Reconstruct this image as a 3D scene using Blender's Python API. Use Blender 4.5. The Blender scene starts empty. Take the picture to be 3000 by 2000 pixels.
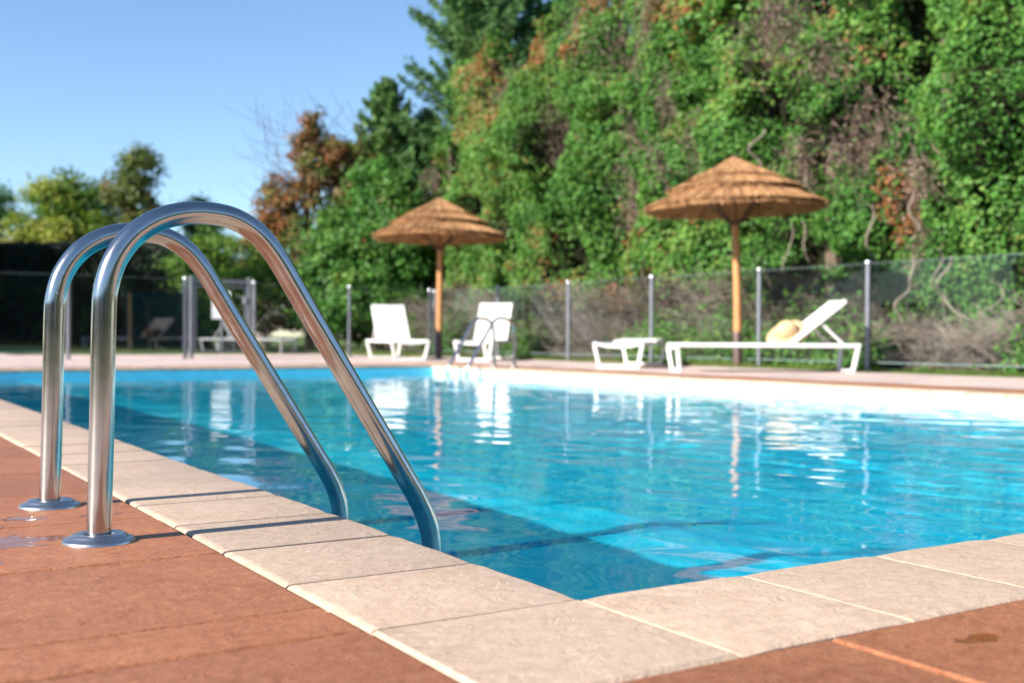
import bpy, math, random
import numpy as np
from mathutils import Vector, Matrix

random.seed(7)
R = np.random.default_rng(11)
S = bpy.context.scene
COL = S.collection
rad = math.radians

# ------------------------------------------------------------------ world frame
# camera at the origin looking along +Y; pool frame (a, b): a across the pool, b along it
CAM_H = 0.37
CX, CY = 0.0978, 1.5784                     # near corner of the pool
PANG = rad(32.3)
D2 = np.array([math.cos(PANG), math.sin(PANG)])     # +a
D1 = np.array([-math.sin(PANG), math.cos(PANG)])    # +b
PA, PB = 5.93, 11.51                        # pool size
WATER_Z = -0.10

def P(a, b, z=0.0):
    return (CX + a * D2[0] + b * D1[0], CY + a * D2[1] + b * D1[1], z)

def inv(x, y):
    return ((x - CX) * D2[0] + (y - CY) * D2[1], (x - CX) * D1[0] + (y - CY) * D1[1])

# ------------------------------------------------------------------ object helpers
class MB:
    """collects shapes and links them as one mesh object"""
    def __init__(s):
        s.v, s.f = [], []
    def add(s, vs, fs):
        o = len(s.v)
        s.v += [tuple(v) for v in vs]
        s.f += [tuple(i + o for i in f) for f in fs]
    def box(s, c, d, m=None, bev=0.0):
        hx, hy, hz = d[0] / 2, d[1] / 2, d[2] / 2
        if bev <= 0:
            vs = [Vector((x * hx, y * hy, z * hz)) for x in (-1, 1) for y in (-1, 1) for z in (-1, 1)]
            fs = [(0, 1, 3, 2), (4, 6, 7, 5), (0, 4, 5, 1), (2, 3, 7, 6), (0, 2, 6, 4), (1, 5, 7, 3)]
        else:
            vs, fs, idx = [], [], {}
            for ax in range(3):
                for sx in (-1, 1):
                    for sy in (-1, 1):
                        for sz in (-1, 1):
                            sg = (sx, sy, sz); h = [hx, hy, hz]
                            p = [sg[k] * (h[k] - (0 if k == ax else bev)) for k in range(3)]
                            idx[(ax, sx, sy, sz)] = len(vs); vs.append(Vector(p))
            ring = [(-1, -1), (1, -1), (1, 1), (-1, 1)]
            for sg in (-1, 1):
                fs.append(tuple(idx[(0, sg, a, b)] for a, b in (ring if sg > 0 else ring[::-1])))
                fs.append(tuple(idx[(1, b, sg, a)] for a, b in (ring if sg > 0 else ring[::-1])))
                fs.append(tuple(idx[(2, a, b, sg)] for a, b in (ring if sg > 0 else ring[::-1])))
            for s1 in (-1, 1):
                for s2 in (-1, 1):
                    fs.append((idx[(0, s1, s2, -1)], idx[(0, s1, s2, 1)], idx[(1, s1, s2, 1)], idx[(1, s1, s2, -1)]))
                    fs.append((idx[(0, s1, -1, s2)], idx[(0, s1, 1, s2)], idx[(2, s1, 1, s2)], idx[(2, s1, -1, s2)]))
                    fs.append((idx[(1, -1, s1, s2)], idx[(1, 1, s1, s2)], idx[(2, 1, s1, s2)], idx[(2, -1, s1, s2)]))
                    for s3 in (-1, 1):
                        fs.append((idx[(0, s1, s2, s3)], idx[(1, s1, s2, s3)], idx[(2, s1, s2, s3)]))
        M = m if m is not None else Matrix.Identity(4)
        T = Matrix.Translation(Vector(c))
        s.add([T @ (M @ v) for v in vs], fs)
    def bar(s, p, q, w, h, bev=0.004, up=(0, 0, 1)):
        """square bar from p to q, w across, h in the up direction"""
        p, q = Vector(p), Vector(q)
        d = (q - p); L = d.length; d.normalize()
        u = Vector(up)
        if abs(d.dot(u)) > 0.95: u = Vector((0, 1, 0))
        y = u.cross(d).normalized(); z = d.cross(y)
        M = Matrix((d, y, z)).transposed().to_4x4()
        s.box((p + q) / 2, (L, w, h), M, bev)
    def tube(s, pts, r, n=12, cap=True):
        pts = [Vector(p) for p in pts]
        rr = r if isinstance(r, (list, tuple)) else [r] * len(pts)
        o = len(s.v); prev = None
        for i, p in enumerate(pts):
            t = (pts[min(i + 1, len(pts) - 1)] - pts[max(i - 1, 0)]).normalized()
            if prev is None:
                a = Vector((1, 0, 0)) if abs(t.x) < 0.9 else Vector((0, 1, 0))
                nx = (a - t * a.dot(t)).normalized()
            else:
                nx = (prev - t * prev.dot(t)).normalized()
            prev = nx; ny = t.cross(nx)
            for k in range(n):
                g = 2 * math.pi * k / n
                s.v.append(tuple(p + (nx * math.cos(g) + ny * math.sin(g)) * rr[i]))
        for i in range(len(pts) - 1):
            for k in range(n):
                k2 = (k + 1) % n
                s.f.append((o + i * n + k, o + i * n + k2, o + (i + 1) * n + k2, o + (i + 1) * n + k))
        if cap:
            s.f.append(tuple(o + k for k in range(n))[::-1])
            e = o + (len(pts) - 1) * n
            s.f.append(tuple(e + k for k in range(n)))
    def lathe(s, prof, n=32, c=(0, 0, 0), sx=1.0, sy=1.0):
        o = len(s.v)
        for r, z in prof:
            for k in range(n):
                g = 2 * math.pi * k / n
                s.v.append((c[0] + r * sx * math.cos(g), c[1] + r * sy * math.sin(g), c[2] + z))
        for i in range(len(prof) - 1):
            for k in range(n):
                k2 = (k + 1) % n
                s.f.append((o + i * n + k, o + i * n + k2, o + (i + 1) * n + k2, o + (i + 1) * n + k))
    def build(s, name, mat, parent=None, smooth=35, loc=None, rot=None):
        me = bpy.data.meshes.new(name)
        me.from_pydata(s.v, [], s.f)
        me.validate(); me.update()
        return link(name, me, mat, parent, smooth, loc, rot)

def link(name, me, mat, parent=None, smooth=35, loc=None, rot=None):
    o = bpy.data.objects.new(name, me)
    COL.objects.link(o)
    if mat: me.materials.append(mat)
    if not smooth and len(me.polygons):
        me.polygons.foreach_set('use_smooth', [False] * len(me.polygons))
    if smooth and len(me.polygons):
        me.polygons.foreach_set('use_smooth', [True] * len(me.polygons))
        if smooth < 180:
            me.set_sharp_from_angle(angle=rad(smooth))
    if parent: o.parent = parent
    if loc: o.location = loc
    if rot is not None: o.rotation_euler = rot if hasattr(rot, '__len__') else (0, 0, rot)
    return o

def tag(o, label=None, cat=None, group=None, kind=None):
    if label: o['label'] = label
    if cat: o['category'] = cat
    if group: o['group'] = group
    if kind: o['kind'] = kind
    return o

def thing(name, label, cat, loc=(0, 0, 0), rz=0.0, group=None):
    e = bpy.data.objects.new(name, None)
    COL.objects.link(e)
    e.location = loc; e.rotation_euler = (0, 0, rz)
    e.empty_display_size = 0.2
    return tag(e, label, cat, group)

def copy_tree(o, parent=None):
    c = o.copy(); COL.objects.link(c)
    if parent: c.parent = parent
    for ch in list(o.children):
        copy_tree(ch, c)
    return c

def fast_mesh(name, V, F, tone=None):
    """numpy verts (N,3) and faces (M,k) -> mesh, with an optional per-face tone"""
    me = bpy.data.meshes.new(name)
    V = np.ascontiguousarray(V, dtype=np.float32); F = np.ascontiguousarray(F, dtype=np.int32)
    m, k = F.shape
    me.vertices.add(len(V)); me.vertices.foreach_set('co', V.ravel())
    me.loops.add(m * k); me.loops.foreach_set('vertex_index', F.ravel())
    me.polygons.add(m)
    me.polygons.foreach_set('loop_start', np.arange(0, m * k, k, dtype=np.int32))
    try: me.polygons.foreach_set('loop_total', np.full(m, k, dtype=np.int32))
    except Exception: pass
    if tone is not None:
        at = me.attributes.new('tone', 'FLOAT', 'FACE')
        at.data.foreach_set('value', np.ascontiguousarray(tone, dtype=np.float32))
    me.update(calc_edges=True)
    return me

# ------------------------------------------------------------------ noise
def _h(i, j, s):
    x = np.sin(i * 127.1 + j * 311.7 + s * 74.7) * 43758.5453
    return x - np.floor(x)
def vn(x, y, s=0):
    x = np.asarray(x, float); y = np.asarray(y, float)
    i, j = np.floor(x), np.floor(y); f, g = x - i, y - j
    f = f * f * (3 - 2 * f); g = g * g * (3 - 2 * g)
    a = _h(i, j, s) * (1 - f) + _h(i + 1, j, s) * f
    b = _h(i, j + 1, s) * (1 - f) + _h(i + 1, j + 1, s) * f
    return (a * (1 - g) + b * g) * 2 - 1

# ------------------------------------------------------------------ materials
def mat(name):
    m = bpy.data.materials.new(name); m.use_nodes = True
    nt = m.node_tree; nt.nodes.clear()
    out = nt.nodes.new('ShaderNodeOutputMaterial')
    return m, nt, out
def N(nt, typ, **kw):
    n = nt.nodes.new(typ)
    for k, v in kw.items():
        if k in n.inputs: n.inputs[k].default_value = v
        else: setattr(n, k, v)
    return n
def L(nt, a, b): nt.links.new(a, b)
def ramp(nt, fac, stops, interp='LINEAR'):
    n = nt.nodes.new('ShaderNodeValToRGB'); cr = n.color_ramp; cr.interpolation = interp
    while len(cr.elements) < len(stops): cr.elements.new(0.5)
    for e, (p, c) in zip(cr.elements, stops):
        e.position = p; e.color = (*c, 1) if len(c) == 3 else c
    L(nt, fac, n.inputs['Fac']); return n
def principled(nt, out, color=None, rough=0.5, metal=0.0, spec=0.5):
    b = nt.nodes.new('ShaderNodeBsdfPrincipled')
    if color is not None: b.inputs['Base Color'].default_value = (*color, 1)
    b.inputs['Roughness'].default_value = rough
    b.inputs['Metallic'].default_value = metal
    b.inputs['Specular IOR Level'].default_value = spec
    L(nt, b.outputs[0], out.inputs['Surface']); return b
def mixc(nt, fac, a, b, mode='MIX'):
    n = nt.nodes.new('ShaderNodeMix'); n.data_type = 'RGBA'; n.blend_type = mode
    for sock, val in ((n.inputs[0], fac), (n.inputs[6], a), (n.inputs[7], b)):
        if hasattr(val, 'is_output'): L(nt, val, sock)
        elif isinstance(val, (int, float)): sock.default_value = val
        else: sock.default_value = (*val, 1)
    return n.outputs[2]
def math_(nt, op, a, b=0.0, c=None, clamp=False):
    n = nt.nodes.new('ShaderNodeMath'); n.operation = op; n.use_clamp = clamp
    for i, v in enumerate((a, b, c)):
        if v is None: continue
        if hasattr(v, 'is_output'): L(nt, v, n.inputs[i])
        else: n.inputs[i].default_value = v
    return n.outputs[0]
def noise(nt, vec, scale, detail=4, rough=0.55, dist=0.0):
    n = nt.nodes.new('ShaderNodeTexNoise')
    n.inputs['Scale'].default_value = scale; n.inputs['Detail'].default_value = detail
    n.inputs['Roughness'].default_value = rough; n.inputs['Distortion'].default_value = dist
    if vec is not None: L(nt, vec, n.inputs['Vector'])
    return n.outputs['Fac']
def objco(nt, scale=(1, 1, 1), loc=(0, 0, 0), rot=(0, 0, 0)):
    tc = nt.nodes.new('ShaderNodeTexCoord'); mp = nt.nodes.new('ShaderNodeMapping')
    mp.inputs['Scale'].default_value = scale; mp.inputs['Location'].default_value = loc
    mp.inputs['Rotation'].default_value = rot
    L(nt, tc.outputs['Object'], mp.inputs['Vector']); return mp.outputs[0]
def bump(nt, h, strength, dist, bsdf, chain=None):
    n = nt.nodes.new('ShaderNodeBump'); n.inputs['Strength'].default_value = strength
    n.inputs['Distance'].default_value = dist; L(nt, h, n.inputs['Height'])
    if chain is not None: L(nt, chain, n.inputs['Normal'])
    if bsdf is not None: L(nt, n.outputs[0], bsdf.inputs['Normal'])
    return n.outputs[0]
def attr(nt, name='tone'):
    n = nt.nodes.new('ShaderNodeAttribute'); n.attribute_name = name; return n.outputs['Fac']

def stone_mat(name, lo, hi, spot, puddles=None, rough=0.6, grain=(0.72, 1.18)):
    """riven cast-stone tile, per-tile tone, optional wet patches at (a, b, radius a, radius b)"""
    m, nt, out = mat(name); b = principled(nt, out, rough=rough, spec=0.35)
    of = nt.nodes.new('ShaderNodeVectorMath'); of.operation = 'ADD'
    cb = nt.nodes.new('ShaderNodeCombineXYZ'); tn_ = attr(nt)
    L(nt, math_(nt, 'MULTIPLY', tn_, 37.0), cb.inputs[0]); L(nt, math_(nt, 'MULTIPLY', tn_, -53.0), cb.inputs[1])
    L(nt, objco(nt), of.inputs[0]); L(nt, cb.outputs[0], of.inputs[1])
    co = of.outputs[0]
    n1 = noise(nt, co, 5.5, 5, 0.6, 0.4); n2 = noise(nt, co, 38, 5, 0.65); n3 = noise(nt, co, 160, 3, 0.7)
    base = ramp(nt, n1, [(0.28, lo), (0.72, hi)]).outputs[0]
    f = ramp(nt, n2, [(0.35, (0, 0, 0)), (0.75, (1, 1, 1))]).outputs[0]
    c = mixc(nt, math_(nt, 'MULTIPLY', f, 0.62), base, spot)
    g = ramp(nt, n3, [(0.3, (grain[0],) * 3), (0.7, (grain[1],) * 3)]).outputs[0]
    c = mixc(nt, 1.0, c, g, 'MULTIPLY')
    t = ramp(nt, attr(nt), [(0.0, (0.84, 0.84, 0.86)), (1.0, (1.1, 1.08, 1.06))]).outputs[0]
    c = mixc(nt, 1.0, c, t, 'MULTIPLY')
    # grime streaks with a shape of their own
    gs = noise(nt, objco(nt, (2.2, 5, 1)), 2.3, 6, 0.7, 0.6)
    gm = ramp(nt, gs, [(0.55, (0, 0, 0)), (0.72, (1, 1, 1))]).outputs[0]
    c = mixc(nt, math_(nt, 'MULTIPLY', gm, 0.22), c, (lo[0] * 0.6, lo[1] * 0.6, lo[2] * 0.62))
    # riven relief
    sc_ = nt.nodes.new('ShaderNodeVectorMath'); sc_.operation = 'MULTIPLY'; L(nt, co, sc_.inputs[0]); sc_.inputs[1].default_value = (1, 1.9, 1)
    r1 = noise(nt, sc_.outputs[0], 14, 7, 0.66, 1.1); r2 = noise(nt, co, 80, 4, 0.7, 0.3)
    hgt = math_(nt, 'ADD', math_(nt, 'MULTIPLY', r1, 1.5), math_(nt, 'MULTIPLY', r2, 0.35))
    rg = math_(nt, 'ADD', rough - 0.12, math_(nt, 'MULTIPLY', n2, 0.25))
    st = 0.7
    if puddles:
        wet = None
        for (pa, pb, ra, rb) in puddles:
            mp = objco(nt, (1 / ra, 1 / rb, 0), (-pa / ra, -pb / rb, 0))
            ln = nt.nodes.new('ShaderNodeVectorMath'); ln.operation = 'LENGTH'; L(nt, mp, ln.inputs[0])
            w = math_(nt, 'SUBTRACT', 1.0, ln.outputs['Value'])
            wet = w if wet is None else math_(nt, 'MAXIMUM', wet, w)
        wn = noise(nt, co, 17, 4, 0.6, 0.9)
        wet = math_(nt, 'ADD', wet, math_(nt, 'MULTIPLY', math_(nt, 'SUBTRACT', wn, 0.5), 2.6))
        damp = ramp(nt, wet, [(0.0, (0, 0, 0)), (0.45, (1, 1, 1))], 'EASE').outputs[0]
        wet = ramp(nt, wet, [(0.22, (0, 0, 0)), (0.36, (1, 1, 1))], 'EASE').outputs[0]
        c = mixc(nt, damp, c, mixc(nt, 1.0, c, (0.72, 0.56, 0.48), 'MULTIPLY'))
        rg = math_(nt, 'MULTIPLY', rg, math_(nt, 'SUBTRACT', 1.0, math_(nt, 'MULTIPLY', wet, 0.93)))
        hgt = math_(nt, 'MULTIPLY', hgt, math_(nt, 'SUBTRACT', 1.0, math_(nt, 'MULTIPLY', wet, 0.88)))
    L(nt, c, b.inputs['Base Color']); L(nt, rg, b.inputs['Roughness'])
    bump(nt, hgt, st, 0.0045, b)
    return m

def plain_mat(name, col, rough=0.5, metal=0.0, var=0.1, scale=20, bstr=0.0, spec=0.5, stretch=(1, 1, 1)):
    m, nt, out = mat(name); b = principled(nt, out, col, rough, metal, spec)
    n = noise(nt, objco(nt, stretch), scale, 5, 0.6)
    lo = tuple(c * (1 - var) for c in col); hi = tuple(min(1, c * (1 + var)) for c in col)
    L(nt, ramp(nt, n, [(0.3, lo), (0.7, hi)]).outputs[0], b.inputs['Base Color'])
    L(nt, math_(nt, 'ADD', rough - 0.06, math_(nt, 'MULTIPLY', n, 0.12)), b.inputs['Roughness'])
    if bstr: bump(nt, n, bstr, 0.004, b)
    return m

def leaf_mat(name, stops, trans=0.3, rough=0.5, var=0.25):
    m, nt, out = mat(name)
    c = ramp(nt, attr(nt), stops).outputs[0]
    b = nt.nodes.new('ShaderNodeBsdfPrincipled'); b.inputs['Roughness'].default_value = rough
    b.inputs['Specular IOR Level'].default_value = 0.3
    t = nt.nodes.new('ShaderNodeBsdfTranslucent'); mx = nt.nodes.new('ShaderNodeMixShader')
    L(nt, c, b.inputs['Base Color'])
    L(nt, mixc(nt, 1.0, c, (1.15, 1.1, 0.6), 'MULTIPLY'), t.inputs['Color'])
    mx.inputs[0].default_value = trans
    L(nt, b.outputs[0], mx.inputs[1]); L(nt, t.outputs[0], mx.inputs[2]); L(nt, mx.outputs[0], out.inputs['Surface'])
    return m

M = {}
PUD = [(-0.62, 0.86, 0.11, 0.07), (-0.66, 1.02, 0.07, 0.05), (-0.56, 1.13, 0.05, 0.035), (-0.70, 0.66, 0.06, 0.04), (-0.42, 1.1, 0.05, 0.02),
      (0.30, -0.43, 0.06, 0.02)]
M['terracotta'] = stone_mat('terracotta_tile', (0.262, 0.088, 0.034), (0.360, 0.138, 0.059), (0.44, 0.200, 0.105), PUD, 0.55)
M['coping'] = stone_mat('coping_stone', (0.435, 0.300, 0.204), (0.525, 0.385, 0.275), (0.62, 0.485, 0.37), None, 0.62, (0.84, 1.10))
M['paving'] = stone_mat('pale_paving', (0.52, 0.39, 0.34), (0.60, 0.47, 0.41), (0.66, 0.54, 0.48), None, 0.65)
M['grout'] = plain_mat('grout', (0.20, 0.155, 0.12), 0.85, var=0.3, scale=60, bstr=0.4)

def liner():
    m, nt, out = mat('pool_liner'); b = principled(nt, out, rough=0.35, spec=0.4)
    n = noise(nt, objco(nt), 1.3, 5, 0.6)
    c = ramp(nt, n, [(0.3, (0.46, 0.87, 0.96)), (0.7, (0.53, 0.92, 0.98))]).outputs[0]
    n2 = noise(nt, objco(nt), 9, 4, 0.6)
    c = mixc(nt, 1.0, c, ramp(nt, n2, [(0.3, (0.92,) * 3), (0.7, (1.05,) * 3)]).outputs[0], 'MULTIPLY')
    L(nt, c, b.inputs['Base Color']); return m
M['liner'] = liner()

def water_mat():
    m, nt, out = mat('pool_water')
    b = principled(nt, out, (0.020, 0.77, 1.0), 0.0)
    b.inputs['IOR'].default_value = 1.33; b.inputs['Transmission Weight'].default_value = 0.88     # the rest: light scattered by the water body
    return m
M['water'] = water_mat()

def steel(name, col, rough, streak):
    m, nt, out = mat(name); b = principled(nt, out, col, rough, 1.0)
    n = noise(nt, objco(nt, (90, 90, 2.5)), 3, 4, 0.6); n2 = noise(nt, objco(nt), 25, 5, 0.6)
    L(nt, math_(nt, 'ADD', rough - 0.05, math_(nt, 'ADD', math_(nt, 'MULTIPLY', n, streak), math_(nt, 'MULTIPLY', n2, 0.08))), b.inputs['Roughness'])
    c = ramp(nt, n2, [(0.35, tuple(x * 0.86 for x in col)), (0.6, col)]).outputs[0]
    # fine scratches
    sc = noise(nt, objco(nt, (8, 60, 60), rot=(0.4, 0.7, 0.2)), 6, 3, 0.7)
    sm = ramp(nt, sc, [(0.70, (0, 0, 0)), (0.74, (1, 1, 1))]).outputs[0]
    L(nt, mixc(nt, math_(nt, 'MULTIPLY', sm, 0.5), c, (0.85, 0.85, 0.85)), b.inputs['Base Color'])
    bump(nt, n, 0.06, 0.001, b)
    return m
M['steel'] = steel('stainless_steel', (0.50, 0.475, 0.45), 0.12, 0.11)
M['flange'] = steel('dull_steel', (0.50, 0.50, 0.50), 0.30, 0.1)
M['post'] = plain_mat('grey_post_metal', (0.25, 0.26, 0.29), 0.35, 0.6, 0.08, 8)
M['cap'] = plain_mat('post_cap', (0.55, 0.56, 0.58), 0.3, 0.8, 0.06, 8)
M['white'] = plain_mat('white_coated_frame', (0.80, 0.79, 0.77), 0.4, 0, 0.03, 6)
M['sling'] = plain_mat('white_sling_fabric', (0.78, 0.76, 0.73), 0.8, 0, 0.05, 220, 0.25)
M['shaded_white'] = plain_mat('white_darkened_as_shade', (0.26, 0.26, 0.26), 0.6, 0, 0.12, 8)  # white finish darkened to put shade into the far loungers' colour
M['timber'] = plain_mat('round_timber', (0.46, 0.22, 0.085), 0.6, 0, 0.28, 6, 0.35, 0.3, (14, 14, 1))
M['sleeve'] = plain_mat('brown_sleeve', (0.075, 0.042, 0.034), 0.5, 0.0, 0.2, 12)
M['strut'] = plain_mat('dark_strut_wood', (0.10, 0.05, 0.026), 0.7, 0, 0.25, 9)
M['bark'] = plain_mat('bark', (0.13, 0.095, 0.07), 0.9, 0, 0.45, 10, 0.8, 0.2, (3, 3, 0.6))
M['vine'] = plain_mat('grey_vine_bark', (0.24, 0.19, 0.155), 0.9, 0, 0.35, 14, 0.6, 0.2, (3, 3, 0.8))
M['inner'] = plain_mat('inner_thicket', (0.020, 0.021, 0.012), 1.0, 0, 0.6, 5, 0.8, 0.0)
M['screen'] = plain_mat('dark_green_mesh', (0.006, 0.028, 0.026), 0.8, 0, 0.3, 30, 0.2, 0.1)
M['board'] = plain_mat('grey_board', (0.45, 0.45, 0.47), 0.6, 0, 0.1, 5)
M['weathered'] = plain_mat('weathered_plank', (0.36, 0.34, 0.32), 0.8, 0, 0.2, 8, 0.4, 0.3, (1, 8, 8))
M['rock'] = plain_mat('pale_rock', (0.42, 0.32, 0.23), 0.9, 0, 0.3, 5, 0.9, 0.2)
M['soil'] = plain_mat('soil', (0.14, 0.105, 0.065), 0.95, 0, 0.45, 1.6, 0.6, 0.1)
M['lawn'] = plain_mat('lawn_ground', (0.085, 0.115, 0.032), 0.95, 0, 0.4, 2.2, 0.6, 0.1)

def straw(name, stops):
    m, nt, out = mat(name); b = principled(nt, out, rough=0.75, spec=0.2)
    c = ramp(nt, attr(nt), stops).outputs[0]
    n = noise(nt, objco(nt), 40, 3, 0.6)
    c = mixc(nt, 1.0, c, ramp(nt, n, [(0.3, (0.75,) * 3), (0.7, (1.15,) * 3)]).outputs[0], 'MULTIPLY')
    L(nt, c, b.inputs['Base Color']); return m
M['straw'] = straw('heather_thatch', [(0, (0.14, 0.065, 0.025)), (0.45, (0.40, 0.20, 0.085)), (1, (0.58, 0.36, 0.18))])
M['hat'] = straw('hat_straw', [(0, (0.50, 0.33, 0.17)), (1, (0.68, 0.48, 0.27))])

def glass():
    m, nt, out = mat('clear_glass')
    tr = nt.nodes.new('ShaderNodeBsdfTransparent'); tr.inputs['Color'].default_value = (0.965, 0.98, 0.975, 1)
    gl = nt.nodes.new('ShaderNodeBsdfGlossy'); gl.inputs['Roughness'].default_value = 0.02
    lw = nt.nodes.new('ShaderNodeLayerWeight'); lw.inputs['Blend'].default_value = 0.5
    fr = math_(nt, 'ADD', 0.022, math_(nt, 'MULTIPLY', math_(nt, 'POWER', lw.outputs['Facing'], 5.0), 0.9))   # Schlick, same from both sides
    mx = nt.nodes.new('ShaderNodeMixShader')
    d = nt.nodes.new('ShaderNodeBsdfDiffuse'); d.inputs['Color'].default_value = (0.6, 0.62, 0.6, 1)   # film of dust
    mx2 = nt.nodes.new('ShaderNodeMixShader')
    n = noise(nt, objco(nt), 3, 4, 0.6)
    L(nt, math_(nt, 'MULTIPLY', n, 0.004), mx2.inputs[0])
    L(nt, fr, mx.inputs[0]); L(nt, tr.outputs[0], mx.inputs[1]); L(nt, gl.outputs[0], mx.inputs[2])
    L(nt, mx.outputs[0], mx2.inputs[1]); L(nt, d.outputs[0], mx2.inputs[2])
    L(nt, mx2.outputs[0], out.inputs['Surface']); return m
M['glass'] = glass()
M['glass_edge'] = plain_mat('glass_edge', (0.22, 0.30, 0.28), 0.2, 0, 0.05, 5)

G_IVY = [(0.0, (0.030, 0.088, 0.019)), (0.35, (0.061, 0.182, 0.030)), (0.6, (0.115, 0.270, 0.047)), (0.76, (0.203, 0.317, 0.061)),
         (0.86, (0.257, 0.176, 0.074)), (1.0, (0.351, 0.128, 0.047))]
M['ivy'] = leaf_mat('ivy_leaf', G_IVY, 0.28)
M['dark_leaf'] = leaf_mat('dark_leaf', [(0, (0.028, 0.081, 0.032)), (0.5, (0.064, 0.172, 0.060)), (0.85, (0.138, 0.276, 0.069)), (1, (0.276, 0.299, 0.115))], 0.22)
M['needle'] = leaf_mat('needle', [(0, (0.035, 0.099, 0.040)), (0.5, (0.084, 0.187, 0.055)), (0.8, (0.165, 0.264, 0.066)), (1, (0.330, 0.220, 0.088))], 0.15)
M['brown_leaf'] = leaf_mat('brown_leaf', [(0, (0.041, 0.095, 0.020)), (0.4, (0.121, 0.176, 0.034)), (0.62, (0.203, 0.135, 0.047)), (1, (0.324, 0.115, 0.041))], 0.25)
M['yellow_leaf'] = leaf_mat('yellow_leaf', [(0, (0.026, 0.085, 0.016)), (0.4, (0.104, 0.221, 0.026)), (0.75, (0.338, 0.364, 0.052)), (1, (0.546, 0.494, 0.169))], 0.3)
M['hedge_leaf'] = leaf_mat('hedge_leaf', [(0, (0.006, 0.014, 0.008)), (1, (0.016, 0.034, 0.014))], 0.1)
M['grass'] = leaf_mat('grass_blade', [(0, (0.05, 0.10, 0.015)), (0.6, (0.12, 0.19, 0.035)), (1, (0.27, 0.26, 0.09))], 0.3)
M['twig'] = leaf_mat('dry_twig', [(0, (0.06, 0.042, 0.032)), (0.5, (0.17, 0.13, 0.105)), (1, (0.33, 0.28, 0.245))], 0.0, 0.9)
M['deadvine'] = leaf_mat('dead_vine', [(0, (0.06, 0.04, 0.032)), (0.6, (0.19, 0.13, 0.10)), (1, (0.30, 0.22, 0.17))], 0.0, 0.9)

# ------------------------------------------------------------------ setting
def grid_frame(o):
    o.location = (CX, CY, 0); o.rotation_euler = (0, 0, PANG); return o

def tiles(name, rects, matl, th=0.03, ch=0.003, jz=0.0008, tone=None):
    """rects: (a0, a1, b0, b1); chamfered slabs with small level differences; top at z = 0"""
    V, F, T = [], [], []
    for q in rects:
        a0, a1, b0, b1 = q[:4]
        dz = R.normal() * jz; tx, ty = R.normal(size=2) * jz
        o = len(V)
        def z(a, b): return dz + tx * (a - (a0 + a1) / 2) / (a1 - a0) + ty * (b - (b0 + b1) / 2) / (b1 - b0)
        cs = [(a0, b0), (a1, b0), (a1, b1), (a0, b1)]
        ins = [(a0 + ch, b0 + ch), (a1 - ch, b0 + ch), (a1 - ch, b1 - ch), (a0 + ch, b1 - ch)]
        for p in ins: V.append((p[0], p[1], z(*p)))
        for p in cs: V.append((p[0], p[1], z(*p) - ch))
        for p in cs: V.append((p[0], p[1], -th))
        F.append((o, o + 1, o + 2, o + 3))
        for k in range(4):
            k2 = (k + 1) % 4
            F.append((o + 4 + k, o + 4 + k2, o + k2, o + k)); F.append((o + 8 + k, o + 8 + k2, o + 4 + k2, o + 4 + k))
        T += [float(np.clip(R.normal(0.5, 0.22), 0, 1)) if tone is None else tone] * 9
    me = fast_mesh(name, np.array(V), np.array(F), T)
    return grid_frame(link(name, me, matl, None, 0))

CW, TW = 0.328, 0.445                       # coping and terracotta widths
gp = 0.0035
def ring(off, w, pitch, offs, jit=0.0):
    """slabs of one row round the pool, from off outside the edge, w wide"""
    out = []
    def row(n0, n1, ph): 
        k = math.floor((n0 - ph) / pitch); ks = []
        e = [n0] + [ph + pitch * i for i in range(k, k + 400) if n0 + 0.03 < ph + pitch * i < n1 - 0.03] + [n1]
        return list(zip(e[:-1], e[1:]))
    A, B = PA, PB
    for s0, s1 in row(0, B, offs[0]): out.append((-off - w + gp, -off - gp, s0 + gp, s1 - gp))
    for s0, s1 in row(0, B, offs[0] + .05): out.append((A + off + gp, A + off + w - gp, s0 + gp, s1 - gp))
    for s0, s1 in row(-off - w if off else 0, A + off + w if off else A, offs[1]): out.append((s0 + gp, s1 - gp, -off - w + gp, -off - gp))
    for s0, s1 in row(-off - w if off else 0, A + off + w if off else A, offs[1]): out.append((s0 + gp, s1 - gp, B + off + gp, B + off + w - gp))
    if off:   # fill the stretch between pool length and the corner on the two long sides
        for sgn in (0, 1):
            a0, a1 = (-off - w, -off) if sgn == 0 else (A + off, A + off + w)
            out.append((a0 + gp, a1 - gp, -off + gp, 0 - gp)); out.append((a0 + gp, a1 - gp, B + gp, B + off - gp))
    else:
        for a0, a1 in ((-w, 0), (A, A + w)):
            for b0, b1 in ((-w, 0), (B, B + w)):
                out.append((a0 + gp, a1 - gp, b0 + gp, b1 - gp))
    return out

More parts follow.
